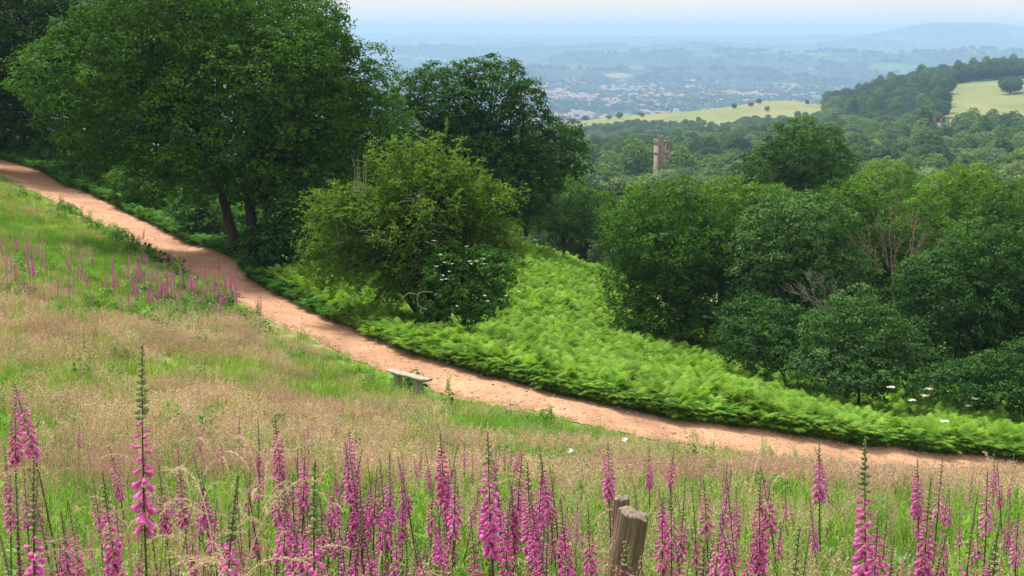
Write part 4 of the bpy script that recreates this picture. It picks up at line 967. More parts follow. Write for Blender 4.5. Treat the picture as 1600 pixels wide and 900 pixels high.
HERO = [  # tip px, tip py, Y, f0, f1, bells, lean, face, size, label
 (222, 535, 5.2, .60, .84, 26, .03, None, 1.0, 'tallest foxglove, left of centre, its long tip of green buds above everything'),
 (1352, 688, 6.3, .48, .84, 40, .03, pi, 1.25, 'large foxglove right of the post with big pink bells all on its left side'),
 (762, 672, 6.8, .56, .88, 44, .04, None, 1.15, 'large foxglove in the centre with big open pink bells'),
 (492, 715, 5.0, .52, .78, 30, .05, -.6, 1.1, 'foxglove with a long green budded stem and pink bells low down, left of centre'),
 (372, 735, 5.4, .50, .78, 34, .10, 0.0, 1.1, 'foxglove leaning right, bells low on its right side, near the tall foxglove'),
 (52, 700, 5.6, .55, .78, 22, .16, 0.4, 1.15, 'foxglove leaning right with a few large hanging bells near the left edge'),
 (1280, 688, 9.6, .66, .86, 40, .03, None, 1.0, 'slender dark-tipped foxglove with its tip against the path, right of centre'),
 (1434, 712, 9.2, .62, .86, 40, .12, pi, 1.0, 'leaning foxglove with a dense pink spike, right of the large one-sided one'),
 (950, 688, 9.6, .68, .90, 44, .05, None, 1.0, 'solitary slim foxglove on a bare stem just above the weathered post'),
 (688, 672, 8.6, .66, .88, 40, .03, None, 1.0, 'foxglove with tall dark green tip, left of the large central one'),
 (824, 720, 7.8, .56, .86, 46, .04, None, 1.0, 'dense pink foxglove just right of the large central one'),
 (545, 672, 9.6, .62, .96, 60, .06, None, 1.0, 'bright pink foxglove with flowers up to its tip, centre left'),
 (20, 585, 8.0, .70, .95, 50, .12, None, .95, 'magenta foxglove leaning at the left edge above the others'),
 (25, 612, 8.2, .72, .92, 36, .05, None, .9, 'small dark magenta foxglove beside the leaning one at the left edge'),
 (1455, 745, 7.0, .52, .80, 50, .03, None, 1.0, 'thick foxglove in the right-hand cluster, dark stem and many bells'),
 (1562, 815, 6.6, .40, .72, 26, .05, None, 1.1, 'foxglove with few bells near the bottom right corner'),
 (1188, 745, 7.8, .52, .82, 40, .03, None, 1.0, 'slim pink foxglove midway between the post and the large one-sided one'),
 (1100, 850, 6.6, .45, .80, 24, .05, None, 1.15, 'short foxglove at the bottom edge right of the post'),
 (980, 845, 6.3, .55, .85, 22, .04, -pi / 2, 1.1, 'short foxglove blooming in front of the weathered post'),
 (1250, 820, 6.0, .40, .68, 30, .05, None, 1.1, 'budding foxglove at the bottom edge left of the large one-sided one'),
 (160, 735, 6.6, .52, .84, 44, .05, None, 1.05, 'full pink foxglove at lower left, left of the tallest'),
 (430, 655, 10.2, .66, .92, 40, .04, None, 1.0, 'bright pink foxglove standing alone above the left crowd'),
]
hero_bells = 0
for (px, py, Y, f0, f1, nb, lean, face, bs, lab) in HERO:
    x, Y, z = ground_at(px, py, Y); tipz = -float(ratio(py)) * Y; h = tipz - z
    if h < .35: Y = place_h(px, py, .9) or Y; x, Y, z = ground_at(px, py, Y); h = -float(ratio(py)) * Y - z
    print('hero', px, py, round(Y, 1), round(h, 2))
    big = bs > 1.02 or px in (222,)
    d = make_fox(int(px * 7 + py), h=h, f0=f0, f1=f1, nb=nb, lean=lean, face=face, bsize=bs * .72, hero=big, buds={222: 1.5, 1352: 1.25, 492: 1.25}.get(px, 1.1))
    dx = uu(px, py) * Y
    r = empty('foxglove', (x, Y, z), label=lab, cat='flower')
    ax = d['st'].V[0][-5:].mean(0); r.location = (x - float(ax[0]), Y - float(ax[1]), z)
    d['st'].obj('stem', M['fox_stem'], r, smooth=True); d['bu'].obj('buds', M['bud'], r)
    if big:
        for c, dd, s in d['bells']:
            b = bpy.data.objects.new('bell', BELL_ME); C.objects.link(b); b.parent = r; m = frame_z(dd); b.matrix_local = Matrix.Translation(c) @ Matrix(m.tolist()).to_4x4() @ Matrix.Scale(s, 4)
        for V, Fc in d['leaf']:
            lm = MB(); lm.add(V, Fc, random.random()); lm.obj('leaf', M['fox_leaf'], r, smooth=True)
    else:
        d['fl'].obj('blossoms', M['bell'], r, smooth=True); d['lf'].obj('leaves', M['fox_leaf'], r, smooth=True)
# crowd
protos = [fox_proto(200 + k, h=1.25, f0=f0, f1=f1, nb=nb, lean=ln, bsize=.54 + .07 * (k % 3)) for k, (f0, f1, nb, ln) in enumerate(
    [(.66, .88, 30, .05), (.70, .91, 26, .08), (.60, .80, 28, .04), (.72, .95, 30, .06), (.64, .86, 26, .12), (.70, .86, 18, .03), (.52, .72, 26, .06), (.66, .92, 36, .1), (.62, .72, 12, .09), (.70, .84, 14, .14), (.57, .80, 20, .18), (.66, .90, 26, .07), (.52, .66, 16, .1), (.63, .84, 34, .05)])]
protos_far = [fox_proto(300 + k, h=1.25, f0=f0, f1=f1, nb=nb, lean=ln, bsize=.85, lod=1) for k, (f0, f1, nb, ln) in enumerate(
    [(.50, .82, 26, .05), (.55, .88, 26, .08), (.48, .76, 22, .04), (.55, .92, 30, .03)])]
CROWD = [(x, y) for x, y in ((118, 660), (205, 690), (288, 690), (320, 680), (348, 690), (370, 650), (395, 655), (470, 690), (465, 705), (520, 690), (508, 700), (560, 715), (582, 700),
    (610, 700), (604, 715), (632, 705), (650, 700), (660, 715), (700, 705), (722, 720), (738, 700), (786, 690), (792, 720), (845, 730), (862, 720), (880, 712), (876, 735), (905, 760), (1022, 765), (1046, 772),
    (1064, 755), (1098, 735), (1130, 725), (1122, 745), (1166, 730), (1150, 765), (1237, 755), (1250, 770), (1392, 815), (1425, 780), (1440, 790), (1470, 760), (1485, 765), (1508, 800), (1515, 815), (1592, 800), (300, 735),
    (330, 730), (415, 720), (440, 735), (455, 750), (530, 750), (555, 745), (590, 760), (575, 740), (620, 760), (640, 745), (670, 750), (675, 790), (710, 760), (735, 770), (815, 745), (850, 770), (900, 780), (915, 790), (75, 740), (100, 760),
    (35, 735), (15, 760), (130, 770), (185, 770), (240, 740), (262, 720), (275, 755), (255, 780), (310, 780), (340, 800), (400, 790), (430, 810), (475, 800), (545, 800), (600, 810), (655, 820), (700, 815), (720, 835), (785, 800), (60, 800), (20, 820), (95, 830), (150, 830),
    (1140, 790), (1160, 800), (1205, 790), (1220, 800), (1085, 790), (1110, 800), (1060, 810), (1290, 780), (1310, 840), (1340, 800), (1370, 850), (1480, 820), (1540, 850), (935, 800), (925, 830), (855, 810), (880, 830), (830, 850), (610, 850), (560, 850), (500, 850), (250, 850), (285, 840), (200, 840), (10, 700), (480, 660), (725, 690))]
g = np.random.default_rng(404)
for q in range(190):
    px = g.uniform(330, 920) if q < 85 else g.uniform(0, 1600); CROWD.append((px, g.uniform(690, 872)))
LOOK = ['evenly flowered foxglove', 'leaning pink foxglove', 'long-tipped pink foxglove', 'magenta foxglove flowering to its tip', 'strongly leaning foxglove', 'sparse thin foxglove', 'foxglove with low pink flowers', 'full, slightly bent foxglove', 'nearly spent foxglove', 'leaning half-bare foxglove', 'strongly bent foxglove', 'loosely flowered foxglove', 'foxglove gone mostly to seed', 'dense slim foxglove']
def zone(px, py, Y):
    row = 'back' if py < 745 else ('middle' if py < 800 else 'front')
    for lim, w in ((130, 'at the left edge'), (330, 'around the tallest foxglove'), (560, 'left of centre'), (740, 'left of the central foxglove'), (940, 'between central foxglove and post'), (1190, 'right of the post'), (1400, 'beside the one-sided foxglove')):
        if px < lim: return w, row
    return 'in the right-hand foreground', row
ORD = ['leftmost', 'second from left', 'third from left', 'fourth from left', 'fifth from left', 'sixth from left', 'seventh from left', 'eighth from left', 'ninth from left'] + [w + ' from left' for w in ('tenth', 'eleventh', 'twelfth', 'thirteenth', 'fourteenth', 'fifteenth', 'sixteenth', 'seventeenth', 'eighteenth', 'nineteenth', 'twentieth')]
POOL = []
def uniquify():
    by = {}
    for o, base, px in POOL: by.setdefault(base, []).append((px, o))
    for base, L in by.items():
        if len(L) == 1: L[0][1]['label'] = base; continue
        L.sort(key=lambda q: q[0])
        for k, (px, o) in enumerate(L):
            o['label'] = base + ', ' + (ORD[k] if k < 20 else 'farther right')
    POOL.clear()
used = set()
def put_fox(i, proto, x, Y, z, sc, label, group):
    if id(proto) not in used:
        used.add(id(proto)); r = proto; C.objects.link(r)
        for ch in r.children: C.objects.link(ch)
        tag(r, label, 'flower', group)
    else: r = copy_tree(proto, label=label, cat='flower', group=group)
    r.location = (x, Y, z); r.rotation_euler = (g.normal() * .06, g.normal() * .06, g.uniform(0, 6.28)); r.scale = (sc * g.uniform(.9, 1.1),) * 2 + (sc,); return r
def kids(o): return [c for c in bpy.data.objects if c.parent == o]
nfox = 0
for i, (px, py) in enumerate(CROWD):
    h = g.uniform(.7, 1.3); Y = place_h(px, py, h, 5.2, 20)
    if Y is None: Y = g.uniform(9, 14)
    if py < 760: Y = max(Y, 8.0)
    if Y <= 5.3: Y = g.uniform(6.2, 9)
    x, Y, z = ground_at(px, py, Y); h = -float(ratio(py)) * Y - z
    if h < .45: continue
    h = min(h, 1.75); zn, row = zone(px, py, Y); lab = LOOK[i % 14] + ', ' + row + ' row ' + zn; POOL.append((put_fox(i, protos[i % 14], x, Y, z, h / 1.25, lab, 'foreground foxgloves ' + zn), lab, px)); nfox += 1
# the distant drift of foxgloves near the path: smaller in the picture than any of the 300 above
def fox_joined(seed, **k):
    d = make_fox(seed, **k); J = MB()
    for mi, q in enumerate(('st', 'fl', 'bu', 'lf')):
        o = d[q]
        if not o.V: continue
        V = np.concatenate(o.V); c = 0
        for I, T, A in zip(o.I, o.T, o.A): J.T.append(T); J.I.append(I + J.n); J.A.append(A); J.M.append(np.full(len(T), mi))
        J.V.append(V); J.n += len(V)
    return J.obj('foxglove', [M['fox_stem'], M['bell'], M['bud'], M['fox_leaf']], link=False)
fj = [fox_joined(300 + k, h=1.25, f0=f0, f1=f1, nb=nb, lean=ln, bsize=.85, lod=1) for k, (f0, f1, nb, ln) in enumerate([(.50, .82, 26, .05), (.55, .88, 26, .08), (.48, .76, 22, .04), (.55, .92, 30, .03)])]
DR = []
for q in range(165):
    if q < 143:
        px = g.uniform(45, 370) if g.random() < .5 else g.normal(270, 55); px = min(max(px, 30), 372); py = g.normal(452 + (px - 50) * .10, 16)
    else: px = g.uniform(2, 75); py = g.uniform(390, 470)
    Ys = np.linspace(20, 80, 400); xs = uu(px, py) * Ys; k = np.where(-ratio(py) * Ys - H(xs, Ys) <= 0)[0]
    if len(k): Y = float(Ys[k[0]]); x = float(uu(px, py)) * Y; DR.append((x, Y, float(H(x, Y))))
r_, s_ = rand_rs(len(DR), .65, 1.05, .06); scatter('foxglove_drift', np.array(DR), r_, s_, rng.integers(0, 4, len(DR)), fj, 'distant drift of small pink foxgloves on the slope near the path', 'flowers')
for px, py, lab in ((407, 512, 'lone distant foxglove right beside the path edge'), (222, 395, 'distant foxglove in the dark weeds at the path edge'), (284, 437, 'distant foxglove by the path at the top of the drift'), (24, 412, 'tall distant foxglove at the left edge, highest on the slope')):
    Ys = np.linspace(20, 80, 400); xs = uu(px, py) * Ys; k = np.where(-ratio(py) * Ys - H(xs, Ys) <= 0)[0]; Y = float(Ys[k[0]]); x = float(uu(px, py)) * Y
    put_fox(0, protos_far[1], x, Y, float(H(x, Y)), .95, lab, None)
uniquify(); print('foxgloves', nfox)

# ------------------------------------------------------------------ weathered post
def woodmat(name, c0, c1, c2, s=1.0):
    m, nt, out = nodes(name); tc = nt.nodes.new('ShaderNodeTexCoord'); co = tc.outputs['Object']
    n1 = noise(nt, 26 * s, 8, .7, co, (1, 1, .10)); n2 = noise(nt, 5 * s, 4, .6, co)
    col = mixc(nt, maprange(nt, n1, .35, .65), c0, c1); col = mixc(nt, maprange(nt, n2, .5, .75, 0, .7), col, c2)
    b = nt.nodes.new('ShaderNodeBsdfPrincipled'); b.inputs['Roughness'].default_value = .9; L_(nt, col, b.inputs['Base Color'])
    bp = nt.nodes.new('ShaderNodeBump'); bp.inputs['Strength'].default_value = 1; bp.inputs['Distance'].default_value = .012; L_(nt, n1, bp.inputs['Height']); L_(nt, bp.outputs[0], b.inputs['Normal'])
    L_(nt, b.outputs[0], out.inputs['Surface']); return m
M['post'] = woodmat('weathered_wood', (.055, .036, .022), (.30, .215, .13), (.13, .11, .06), .8)
M['post_top'] = woodmat('cut_wood', (.09, .07, .05), (.31, .25, .175), (.17, .14, .10), 1.6)
M['bench'] = woodmat('bleached_wood', (.17, .15, .115), (.38, .345, .28), (.26, .235, .18), .5)
M['bench_leg'] = woodmat('bench_leg_wood', (.10, .10, .055), (.28, .26, .17), (.12, .15, .06), .5)
def log_mesh(r, h, seed, squash=.85, tilt_top=(0, 0), seg=28, rings=22, taper=.06, crack=0):
    g = np.random.default_rng(seed); th = np.linspace(0, 2 * pi, seg, endpoint=False); V = []
    ph = g.uniform(0, 6, 6)
    for i in range(rings):
        t = i / (rings - 1)
        rr = r * (1 + taper * (1 - t)) * (1 + .02 * np.sin(2 * th + ph[0] + t) + .035 * np.sin(5 * th + ph[1] - t * 1.3) + .022 * np.sin(9 * th + ph[2] + 2 * t) + .018 * np.sin(14 * th + ph[3]) - crack * np.clip(np.sin(7 * th + ph[5] + .5 * np.sin(3 * t + th)) - .72, 0, 1) * 1.6 - crack * .5 * np.clip(np.sin(17 * th + ph[2] + .4 * t) - .5, 0, 1))
        x = rr * np.cos(th); y = rr * np.sin(th) * squash; zz = h * t + (tilt_top[0] * x + tilt_top[1] * y) * t ** 3 + (.008 * np.sin(4 * th + ph[4]) * (t > .95)) * r / .1
        V.append(np.stack([x, y, zz - .1 * (1 - t)], 1))
    V = np.concatenate(V); Fc = [(i * seg + k, i * seg + (k + 1) % seg, (i + 1) * seg + (k + 1) % seg, (i + 1) * seg + k) for i in range(rings - 1) for k in range(seg)]
    mb = MB(); mb.add(V, Fc); top = V[-seg:]; c = top.mean(0)
    tp = MB(); R3 = [top * (1 - f) + c * f + np.array([0, 0, 1]) * (.010 * (f > 0)) * (1 + .5 * np.sin(3 * th + f * 5))[:, None] for f in (0, .12, .45, .8)]
    TV = np.concatenate(R3 + [c[None]]); TF = [(i * seg + k, i * seg + (k + 1) % seg, (i + 1) * seg + (k + 1) % seg, (i + 1) * seg + k) for i in range(3) for k in range(seg)]
    tp.add(TV, TF); tp.add(TV, [(3 * seg + k, 3 * seg + (k + 1) % seg, 4 * seg) for k in range(seg)]); return mb, tp
Yp = 7.6; xp = float(uu(978, 800)) * Yp; zt = -float(ratio(800)) * Yp; zg = float(H(xp - .08, Yp)); hp = zt - zg
post = empty('fence_post', (xp - .06, Yp, zg), label='weathered grey cut-off wooden post standing among the foxgloves', cat='post')
a1, t1 = log_mesh(.086, hp, 3, .92, (-.16, .05), taper=.18, seg=96, rings=26, crack=.35); o1 = a1.obj('post_body', M['post'], post, smooth=True); o2 = t1.obj('cut_top', M['post_top'], post)
for o in (o1, o2): o.rotation_euler = (0, R_(9), 0); o.location = (-.04, 0, 0)
Y2 = 7.9; x2 = float(uu(966, 778)) * Y2; z2g = float(H(x2, Y2)); h2 = -float(ratio(779)) * Y2 - z2g
post2 = empty('fence_post', (x2 - .03, Y2, z2g), label='narrower split post stump directly behind the weathered cut-off post', cat='post')
a2, t2 = log_mesh(.045, h2, 8, .9, (.1, 0), seg=64, crack=.4); o1 = a2.obj('post_body', M['post'], post2, smooth=True); o2 = t2.obj('cut_top', M['post_top'], post2)
for o in (o1, o2): o.rotation_euler = (0, R_(3), 0)

# ------------------------------------------------------------------ bench by the path
def bench():
    # ends of the seat on the photo: (605,574) far and (673,592) near
    Yc = place_h(640, 584, .60, 34, 46) or 41.; Yf, Yn = Yc + .75, Yc - .75; A = np.array(at(606, 578, Yf)); B = np.array(at(672, 593, Yn)); c = (A + B) / 2; zg = float(H(c[0], c[1]))
    zs = c[2]; d = B - A; L = np.linalg.norm(d[:2]); rz = math.atan2(d[1], d[0]); tilt = math.atan2(d[2], L)
    print('bench length', L, 'seat height', zs - zg, 'tilt', math.degrees(tilt))
    root = empty('bench', (c[0], c[1], zg), rz, label='rustic bench, pale split-log seat on two stumpy legs at the edge of the path', cat='bench')
    g = np.random.default_rng(2); seat = MB(); n = 20; m = 10; V = []
    hs = zs - zg
    for i in range(n):
        t = i / (n - 1); x = (t - .5) * L; w = .16 * (1 - .55 * abs(2 * t - 1) ** 5) * (1 + .07 * sin(t * 9)); th = .075 * (1 - .35 * abs(2 * t - 1) ** 4)
        for k in range(m):
            a_ = 2 * pi * k / m; yy = w * cos(a_) + .02 * sin(t * 7); zz = (th * .5 * sin(a_) if sin(a_) > 0 else th * 1.3 * sin(a_)) ; V.append((x, yy, hs + zz + x * tan(tilt) * .9 + .01 * sin(t * 13)))
    seat.add(V, [(i * m + k, i * m + (k + 1) % m, (i + 1) * m + (k + 1) % m, (i + 1) * m + k) for i in range(n - 1) for k in range(m)])
    seat.add(V, [tuple(range(m))[::-1], tuple(range((n - 1) * m, n * m))]); seat.obj('seat', M['bench'], root, smooth=False)
    for sx in (-.26, .20):
        l = MB(); a_, t_ = log_mesh(.13, hs + .2, 11 + int(sx * 10), .8, seg=12, rings=6); o = a_.obj('leg', M['bench_leg'], root, smooth=True)
        o.scale = (1, 1.1, 1); o.location = (sx * L, 0, sx * L * tan(tilt) - .22)
bench()

# loose stones on the path
def pebble(seed):
    g = np.random.default_rng(seed); th = np.linspace(0, 2 * pi, 7, endpoint=False); V = np.concatenate([np.stack([np.cos(th) * q, np.sin(th) * q * .75, 0 * th + z], 1) * (1 + g.normal(size=(7, 1)) * .12) for q, z in ((.9, -.1), (1, .2), (.6, .5))])
    mb = MB(); mb.add(V, [(i * 7 + k, i * 7 + (k + 1) % 7, (i + 1) * 7 + (k + 1) % 7, (i + 1) * 7 + k) for i in range(2) for k in range(7)]); mb.add(V, [tuple(range(14, 21))]); return mb.obj('pebble', M['pebble'], link=False)
M['pebble'] = leafmat('loose_stones', (.17, .09, .055), (.42, .25, .16), 0, rnd=.7, c2=(.55, .42, .32), rough=.9)
k = rng.integers(0, len(CL) - 1, 5200); t = np.clip(rng.normal(size=5200) * .62, -1, 1); t = np.where(rng.random(5200) < .5, np.sign(t) * (1 - np.abs(rng.normal(size=5200)) * .16), t); f = rng.random(5200)
Q = (CL[k] * (1 - f)[:, None] + CL[k + 1] * f[:, None])[:, :2] + NM[k] * (t * HW[k] * .98)[:, None]; zz_ = H(Q[:, 0], Q[:, 1]) - .05 * (1 - t ** 2) + .012
r_, s_ = rand_rs(len(Q), .012, .034, .3); scatter('path_stones', np.stack([Q[:, 0], Q[:, 1], zz_], 1), r_, s_ * (1 + (rng.random(len(Q)) < .04) * 1.3)[:, None], rng.integers(0, 3, len(Q)), [pebble(q) for q in range(3)], 'small loose stones scattered over the sandy path', 'stones')
k = rng.integers(0, len(CL) - 1, 900); t = -(1 - np.abs(rng.normal(size=900)) * .22); Q = CL[k][:, :2] + NM[k] * (t * HW[k])[:, None] + rng.normal(size=(900, 2)) * .15
r_, s_ = rand_rs(len(Q), .4, .9, .2); ok = (fbm(Q[:, 0] / 1.5, Q[:, 1] / 1.5, 2, 55) > .5)
scatter('path_edge_grass', np.stack([Q[:, 0], Q[:, 1], H(Q[:, 0], Q[:, 1]) - .02], 1)[ok], r_[ok], s_[ok], rng.integers(0, 2, ok.sum()), [tuft(16, .2, .010, .10, 190, 'grass'), tuft(14, .16, .012, .14, 191, 'grass_lush')], 'sparse grass creeping onto the edge of the path', 'grass')

# ------------------------------------------------------------------ small things
def ground_pt(px, py, Y0=5, Y1=110):
    Ys = np.linspace(Y0, Y1, 1500); xs = uu(px, py) * Ys; k = np.where(-ratio(py) * Ys - H(xs, Ys) <= 0)[0]; Y = float(Ys[k[0]]) if len(k) else Y1; x = float(uu(px, py)) * Y; return x, Y, float(H(x, Y))
for nm, px, py, s, lab, dz in (('paper_scrap', 975, 705, .09, 'scrap of white paper caught in the grass above the post', .30), ('paper_scrap', 891, 729, .06, 'small white scrap in the tan grass left of the larger one', .3), ('stone', 186, 335, .09, 'small white stone lying on the upper path', .03)):
    x, y, z = ground_pt(px, py); mb = MB(); g = np.random.default_rng(int(px)); 
    if nm == 'stone':
        th = np.linspace(0, 2 * pi, 8, endpoint=False); V = np.concatenate([np.stack([np.cos(th) * r * s, np.sin(th) * r * s * .7, 0 * th + q * s], 1) * (1 + g.normal(size=(8, 1)) * .08) for r, q in ((.8, -.2), (1, .15), (.5, .5))])
        mb.add(V, [(i * 8 + k, i * 8 + (k + 1) % 8, (i + 1) * 8 + (k + 1) % 8, (i + 1) * 8 + k) for i in range(2) for k in range(8)]); mb.add(V, [tuple(range(16, 24))])
    else:
        X, Yg = np.meshgrid(np.linspace(-1, 1, 6), np.linspace(-1, 1, 4)); V = np.stack([X * s * 1.1, Yg * s * .8, s * .5 * np.sin(X * 2.5 + Yg) + g.normal(size=X.shape) * .02], -1).reshape(-1, 3)
        mb.add(V, [(i * 6 + k, i * 6 + k + 1, (i + 1) * 6 + k + 1, (i + 1) * 6 + k) for i in range(3) for k in range(5)])
    o = mb.obj(nm, M['litter']); o.location = (x, y, z + dz); tag(o, lab, 'stone' if nm == 'stone' else 'litter')
# white umbels in the bracken on the right, and near the elder
def umbel(px, py, Y, lab, grp=None, hh=1.25, seed=1):
    x, y_, zt_ = at(px, py, Y); zg_ = float(H(x, Y)); h = max(zt_ - zg_, .6); root = empty('white_umbel', (x, Y, zg_), label=lab, cat='flower', group=grp); g = np.random.default_rng(seed)
    st = MB(); tube(st, bezier((0, 0, -.05), (.05, 0, h * .5), (0, 0, h), 6), np.linspace(.008, .004, 6), 5, .5); st.obj('stem', M['herb'], root)
    flower_heads(root, [(0, 0, h)], .062, 50, name='flower_head', seed=seed)
for k, (px, py, lab) in enumerate(((1393, 605, 'white umbel flower at the bracken edge, leftmost, under the dark trees'), (1451, 607, 'white umbel flower at the bracken edge, highest and largest of the row'), (1446, 618, 'white umbel flower just below the highest one'),
        (1521, 622, 'white umbel flower at the bracken edge, rightmost of the row'), (1528, 630, 'white umbel flower just below the rightmost of the row'), (1425, 625, 'faint white umbel flower between the leftmost and the highest one'), (1477, 658, 'white flower alone on the dark front face of the bracken'),
        (1515, 634, 'small white umbel flower left of the rightmost pair'))):
    umbel(px, py, {1477: 44.9}.get(px, 49.5), lab, seed=k)
# weeds standing along the near edge of the path
g = np.random.default_rng(77)
for k, (px, py, h, lab) in enumerate(((1090, 706, .75, 'bushy green weed at the near path edge, right of the scrap of paper'), (1112, 712, .5, 'small green weed beside the bushy one at the path edge'), (1193, 712, .6, 'upright leafy weed at the near path edge, left of centre right'), (1205, 716, .4, 'short weed beside the upright one'),
        (1243, 722, .4, 'small weed at the path edge below the slender foxglove'), (1316, 730, .4, 'small weed with its tip against the path, left of the large foxglove'), (860, 652, .45, 'small weed at the near path edge right of the bench'), (697, 614, .6, 'spindly weed at the path edge just right of the bench'),
        (640, 612, .45, 'bright weed growing between the bench legs'), (543, 566, .4, 'small weed at the path edge left of the bench'))):
    x, y, z = ground_pt(px, py); m = herb(h, 500 + k, 'herb', 7 if k == 0 else 4, 22, .12, .035, .22 if k == 0 else .1)
    C.objects.link(m); m.name = 'weed'; m.location = (x, y, z); tag(m, lab, 'plant')

# ------------------------------------------------------------------ middle distance: valley trees
def valley_tree(seed, kind):
    g = np.random.default_rng(seed)
    if kind == 'round': lb = [(0, 0, 7.5, 4.6, 4.6, 4.6), (1.8, .5, 6, 3.6, 3.6, 3.4), (-2, 0, 5.6, 3.6, 3.6, 3.2), (.3, -1.5, 5, 4, 3, 3)]; w = (230, .95, 44, .42)
    if kind == 'tall': lb = [(0, 0, 9.5, 3, 3, 5), (1, .3, 6, 3.4, 3.4, 3.6), (-1.2, 0, 7, 2.8, 2.8, 3.6)]; w = (210, .9, 44, .40)
    if kind == 'wide': lb = [(-2.6, 0, 6, 3.8, 3.8, 3.2), (2.6, .5, 6.4, 4, 4, 3.4), (0, -1, 7.5, 3.6, 3.6, 3.2), (0, 0, 4.4, 5, 4, 2.6)]; w = (250, .95, 44, .42)
    if kind == 'conifer': lb = [(0, 0, 4, 3.4, 3.4, 2.6), (0, 0, 7.5, 2.6, 2.6, 3), (0, 0, 11, 1.5, 1.5, 3)]; w = (200, .8, 40, .38)
    mb, C0 = crown(lb, w[0], w[1], w[2], w[3], seed, flat=.65, low=.5, inner=.12)
    return mb, C0
VM = {}
for nm, c0, c1 in (('mid', (.038, .085, .016), (.115, .205, .040)), ('dark', (.022, .052, .018), (.062, .122, .034)), ('grey', (.055, .105, .042), (.150, .225, .090)), ('yellow', (.060, .110, .018), (.160, .230, .045))):
    VM[nm] = leafmat('valley_leaves_' + nm, c0, c1, .2, rnd=.5, c2=tuple(a_ * 1.35 for a_ in c1))
geo = {}
for s, kd in enumerate(('round', 'tall', 'wide', 'conifer', 'round', 'wide')):
    mb, C0 = valley_tree(600 + s, kd); tr = MB(); tube(tr, bezier((0, 0, -.6), (0, 0, 2.5), (.1, 0, 6), 5), np.linspace(.42, .2, 5), 7)
    geo[s] = (mb, tr.mesh('trunk', M['bark'], True))
for s_i, kd in ((6, 'round'), (7, 'wide')):          # finer-leaved crowns for the ones that stand closest
    lb = [(0, 0, 7.5, 4.6, 4.6, 4.6), (1.8, .5, 6, 3.6, 3.6, 3.4), (-2, 0, 5.6, 3.6, 3.6, 3.2), (.3, -1.5, 5, 4, 3, 3)] if kd == 'round' else [(-2.6, 0, 6, 3.8, 3.8, 3.2), (2.6, .5, 6.4, 4, 4, 3.4), (0, -1, 7.5, 3.6, 3.6, 3.2), (0, 0, 4.4, 5, 4, 2.6)]
    mb, _ = crown(lb, 330, .85, 80, .22, 640 + s_i, flat=.7, low=.5, inner=.2); geo[s_i] = (mb, geo[0][1])
VT = []          # (crown mesh, trunk mesh, description)
for s, mn, desc in ((0, 'mid', 'round green tree'), (1, 'mid', 'tall green tree'), (2, 'grey', 'spreading grey-green tree'), (3, 'dark', 'dark conifer'), (4, 'grey', 'round grey-green tree'), (5, 'dark', 'spreading dark green tree'), (0, 'yellow', 'round yellow-green tree'), (4, 'dark', 'round dark green tree'), (2, 'mid', 'spreading green tree'), (6, 'mid', 'full round green tree'), (7, 'dark', 'broad dark green tree'), (6, 'grey', 'full round grey-green tree')):
    VT.append((geo[s][0].mesh('crown', VM[mn]), geo[s][1], desc))
g = np.random.default_rng(808); cand = []
cell = {}
def too_close(x, y, r):
    k = (int(x // 9), int(y // 9))
    for a_ in (-1, 0, 1):
        for b_ in (-1, 0, 1):
            for (q, w, r2) in cell.get((k[0] + a_, k[1] + b_), ()):
                if (q - x) ** 2 + (w - y) ** 2 < r * r: return True
    return False
N = 26000; yy = (115 ** 2 + g.random(N) * (1560 ** 2 - 115 ** 2)) ** .5; xx = g.uniform(0.0, .40, N) * yy
zz = H(xx, yy); ppx = 800 + xx / yy * F
for x, y, z, px in zip(xx, yy, zz, ppx):
    dns = 7.2 if y < 950 else 6.2
    if 1255 - (px - 900) * .2 + 130 * (vnoise(px / 45., 3., 8) - .5) < y < 2000 and px < 1300 - max(0, (y - 1300)) * .1 and px > 840: 
        # hedge dots on the pale hill
        if g.random() > .003 + .02 * (fbm(x / 60, y / 90, 3, 15) > .64): continue
    if 800 < y < 1300 and px > 1462 - (1250 - y) * .03 + 12:
        if not (1120 < y < 1170 and 1566 < px < 1580): continue
    if 640 < y < 720 and 1078 < px < 1128: continue
    if abs(y - 440) < 14 and 1020 < px < 1052: continue
    if y < 440 and 1018 < px < 1056 and project(x, y, z + 12.5)[1] < (288 if px > 1020 else 240): continue
    if 560 < y < 900 and 1452 < px < 1502 : 
        if abs(y - 840) < 30: continue
    if y > 1490: continue
    if 300 < y < 855 and 1450 < px < 1500 and project(x, y, z + 12.5)[1] < 207: continue
    if too_close(x, y, dns): continue
    cell.setdefault((int(x // 9), int(y // 9)), []).append((x, y, 0)); cand.append((y, x, z, px))
cand.sort()
sky_ = np.full(1700, 1e9); keep = []
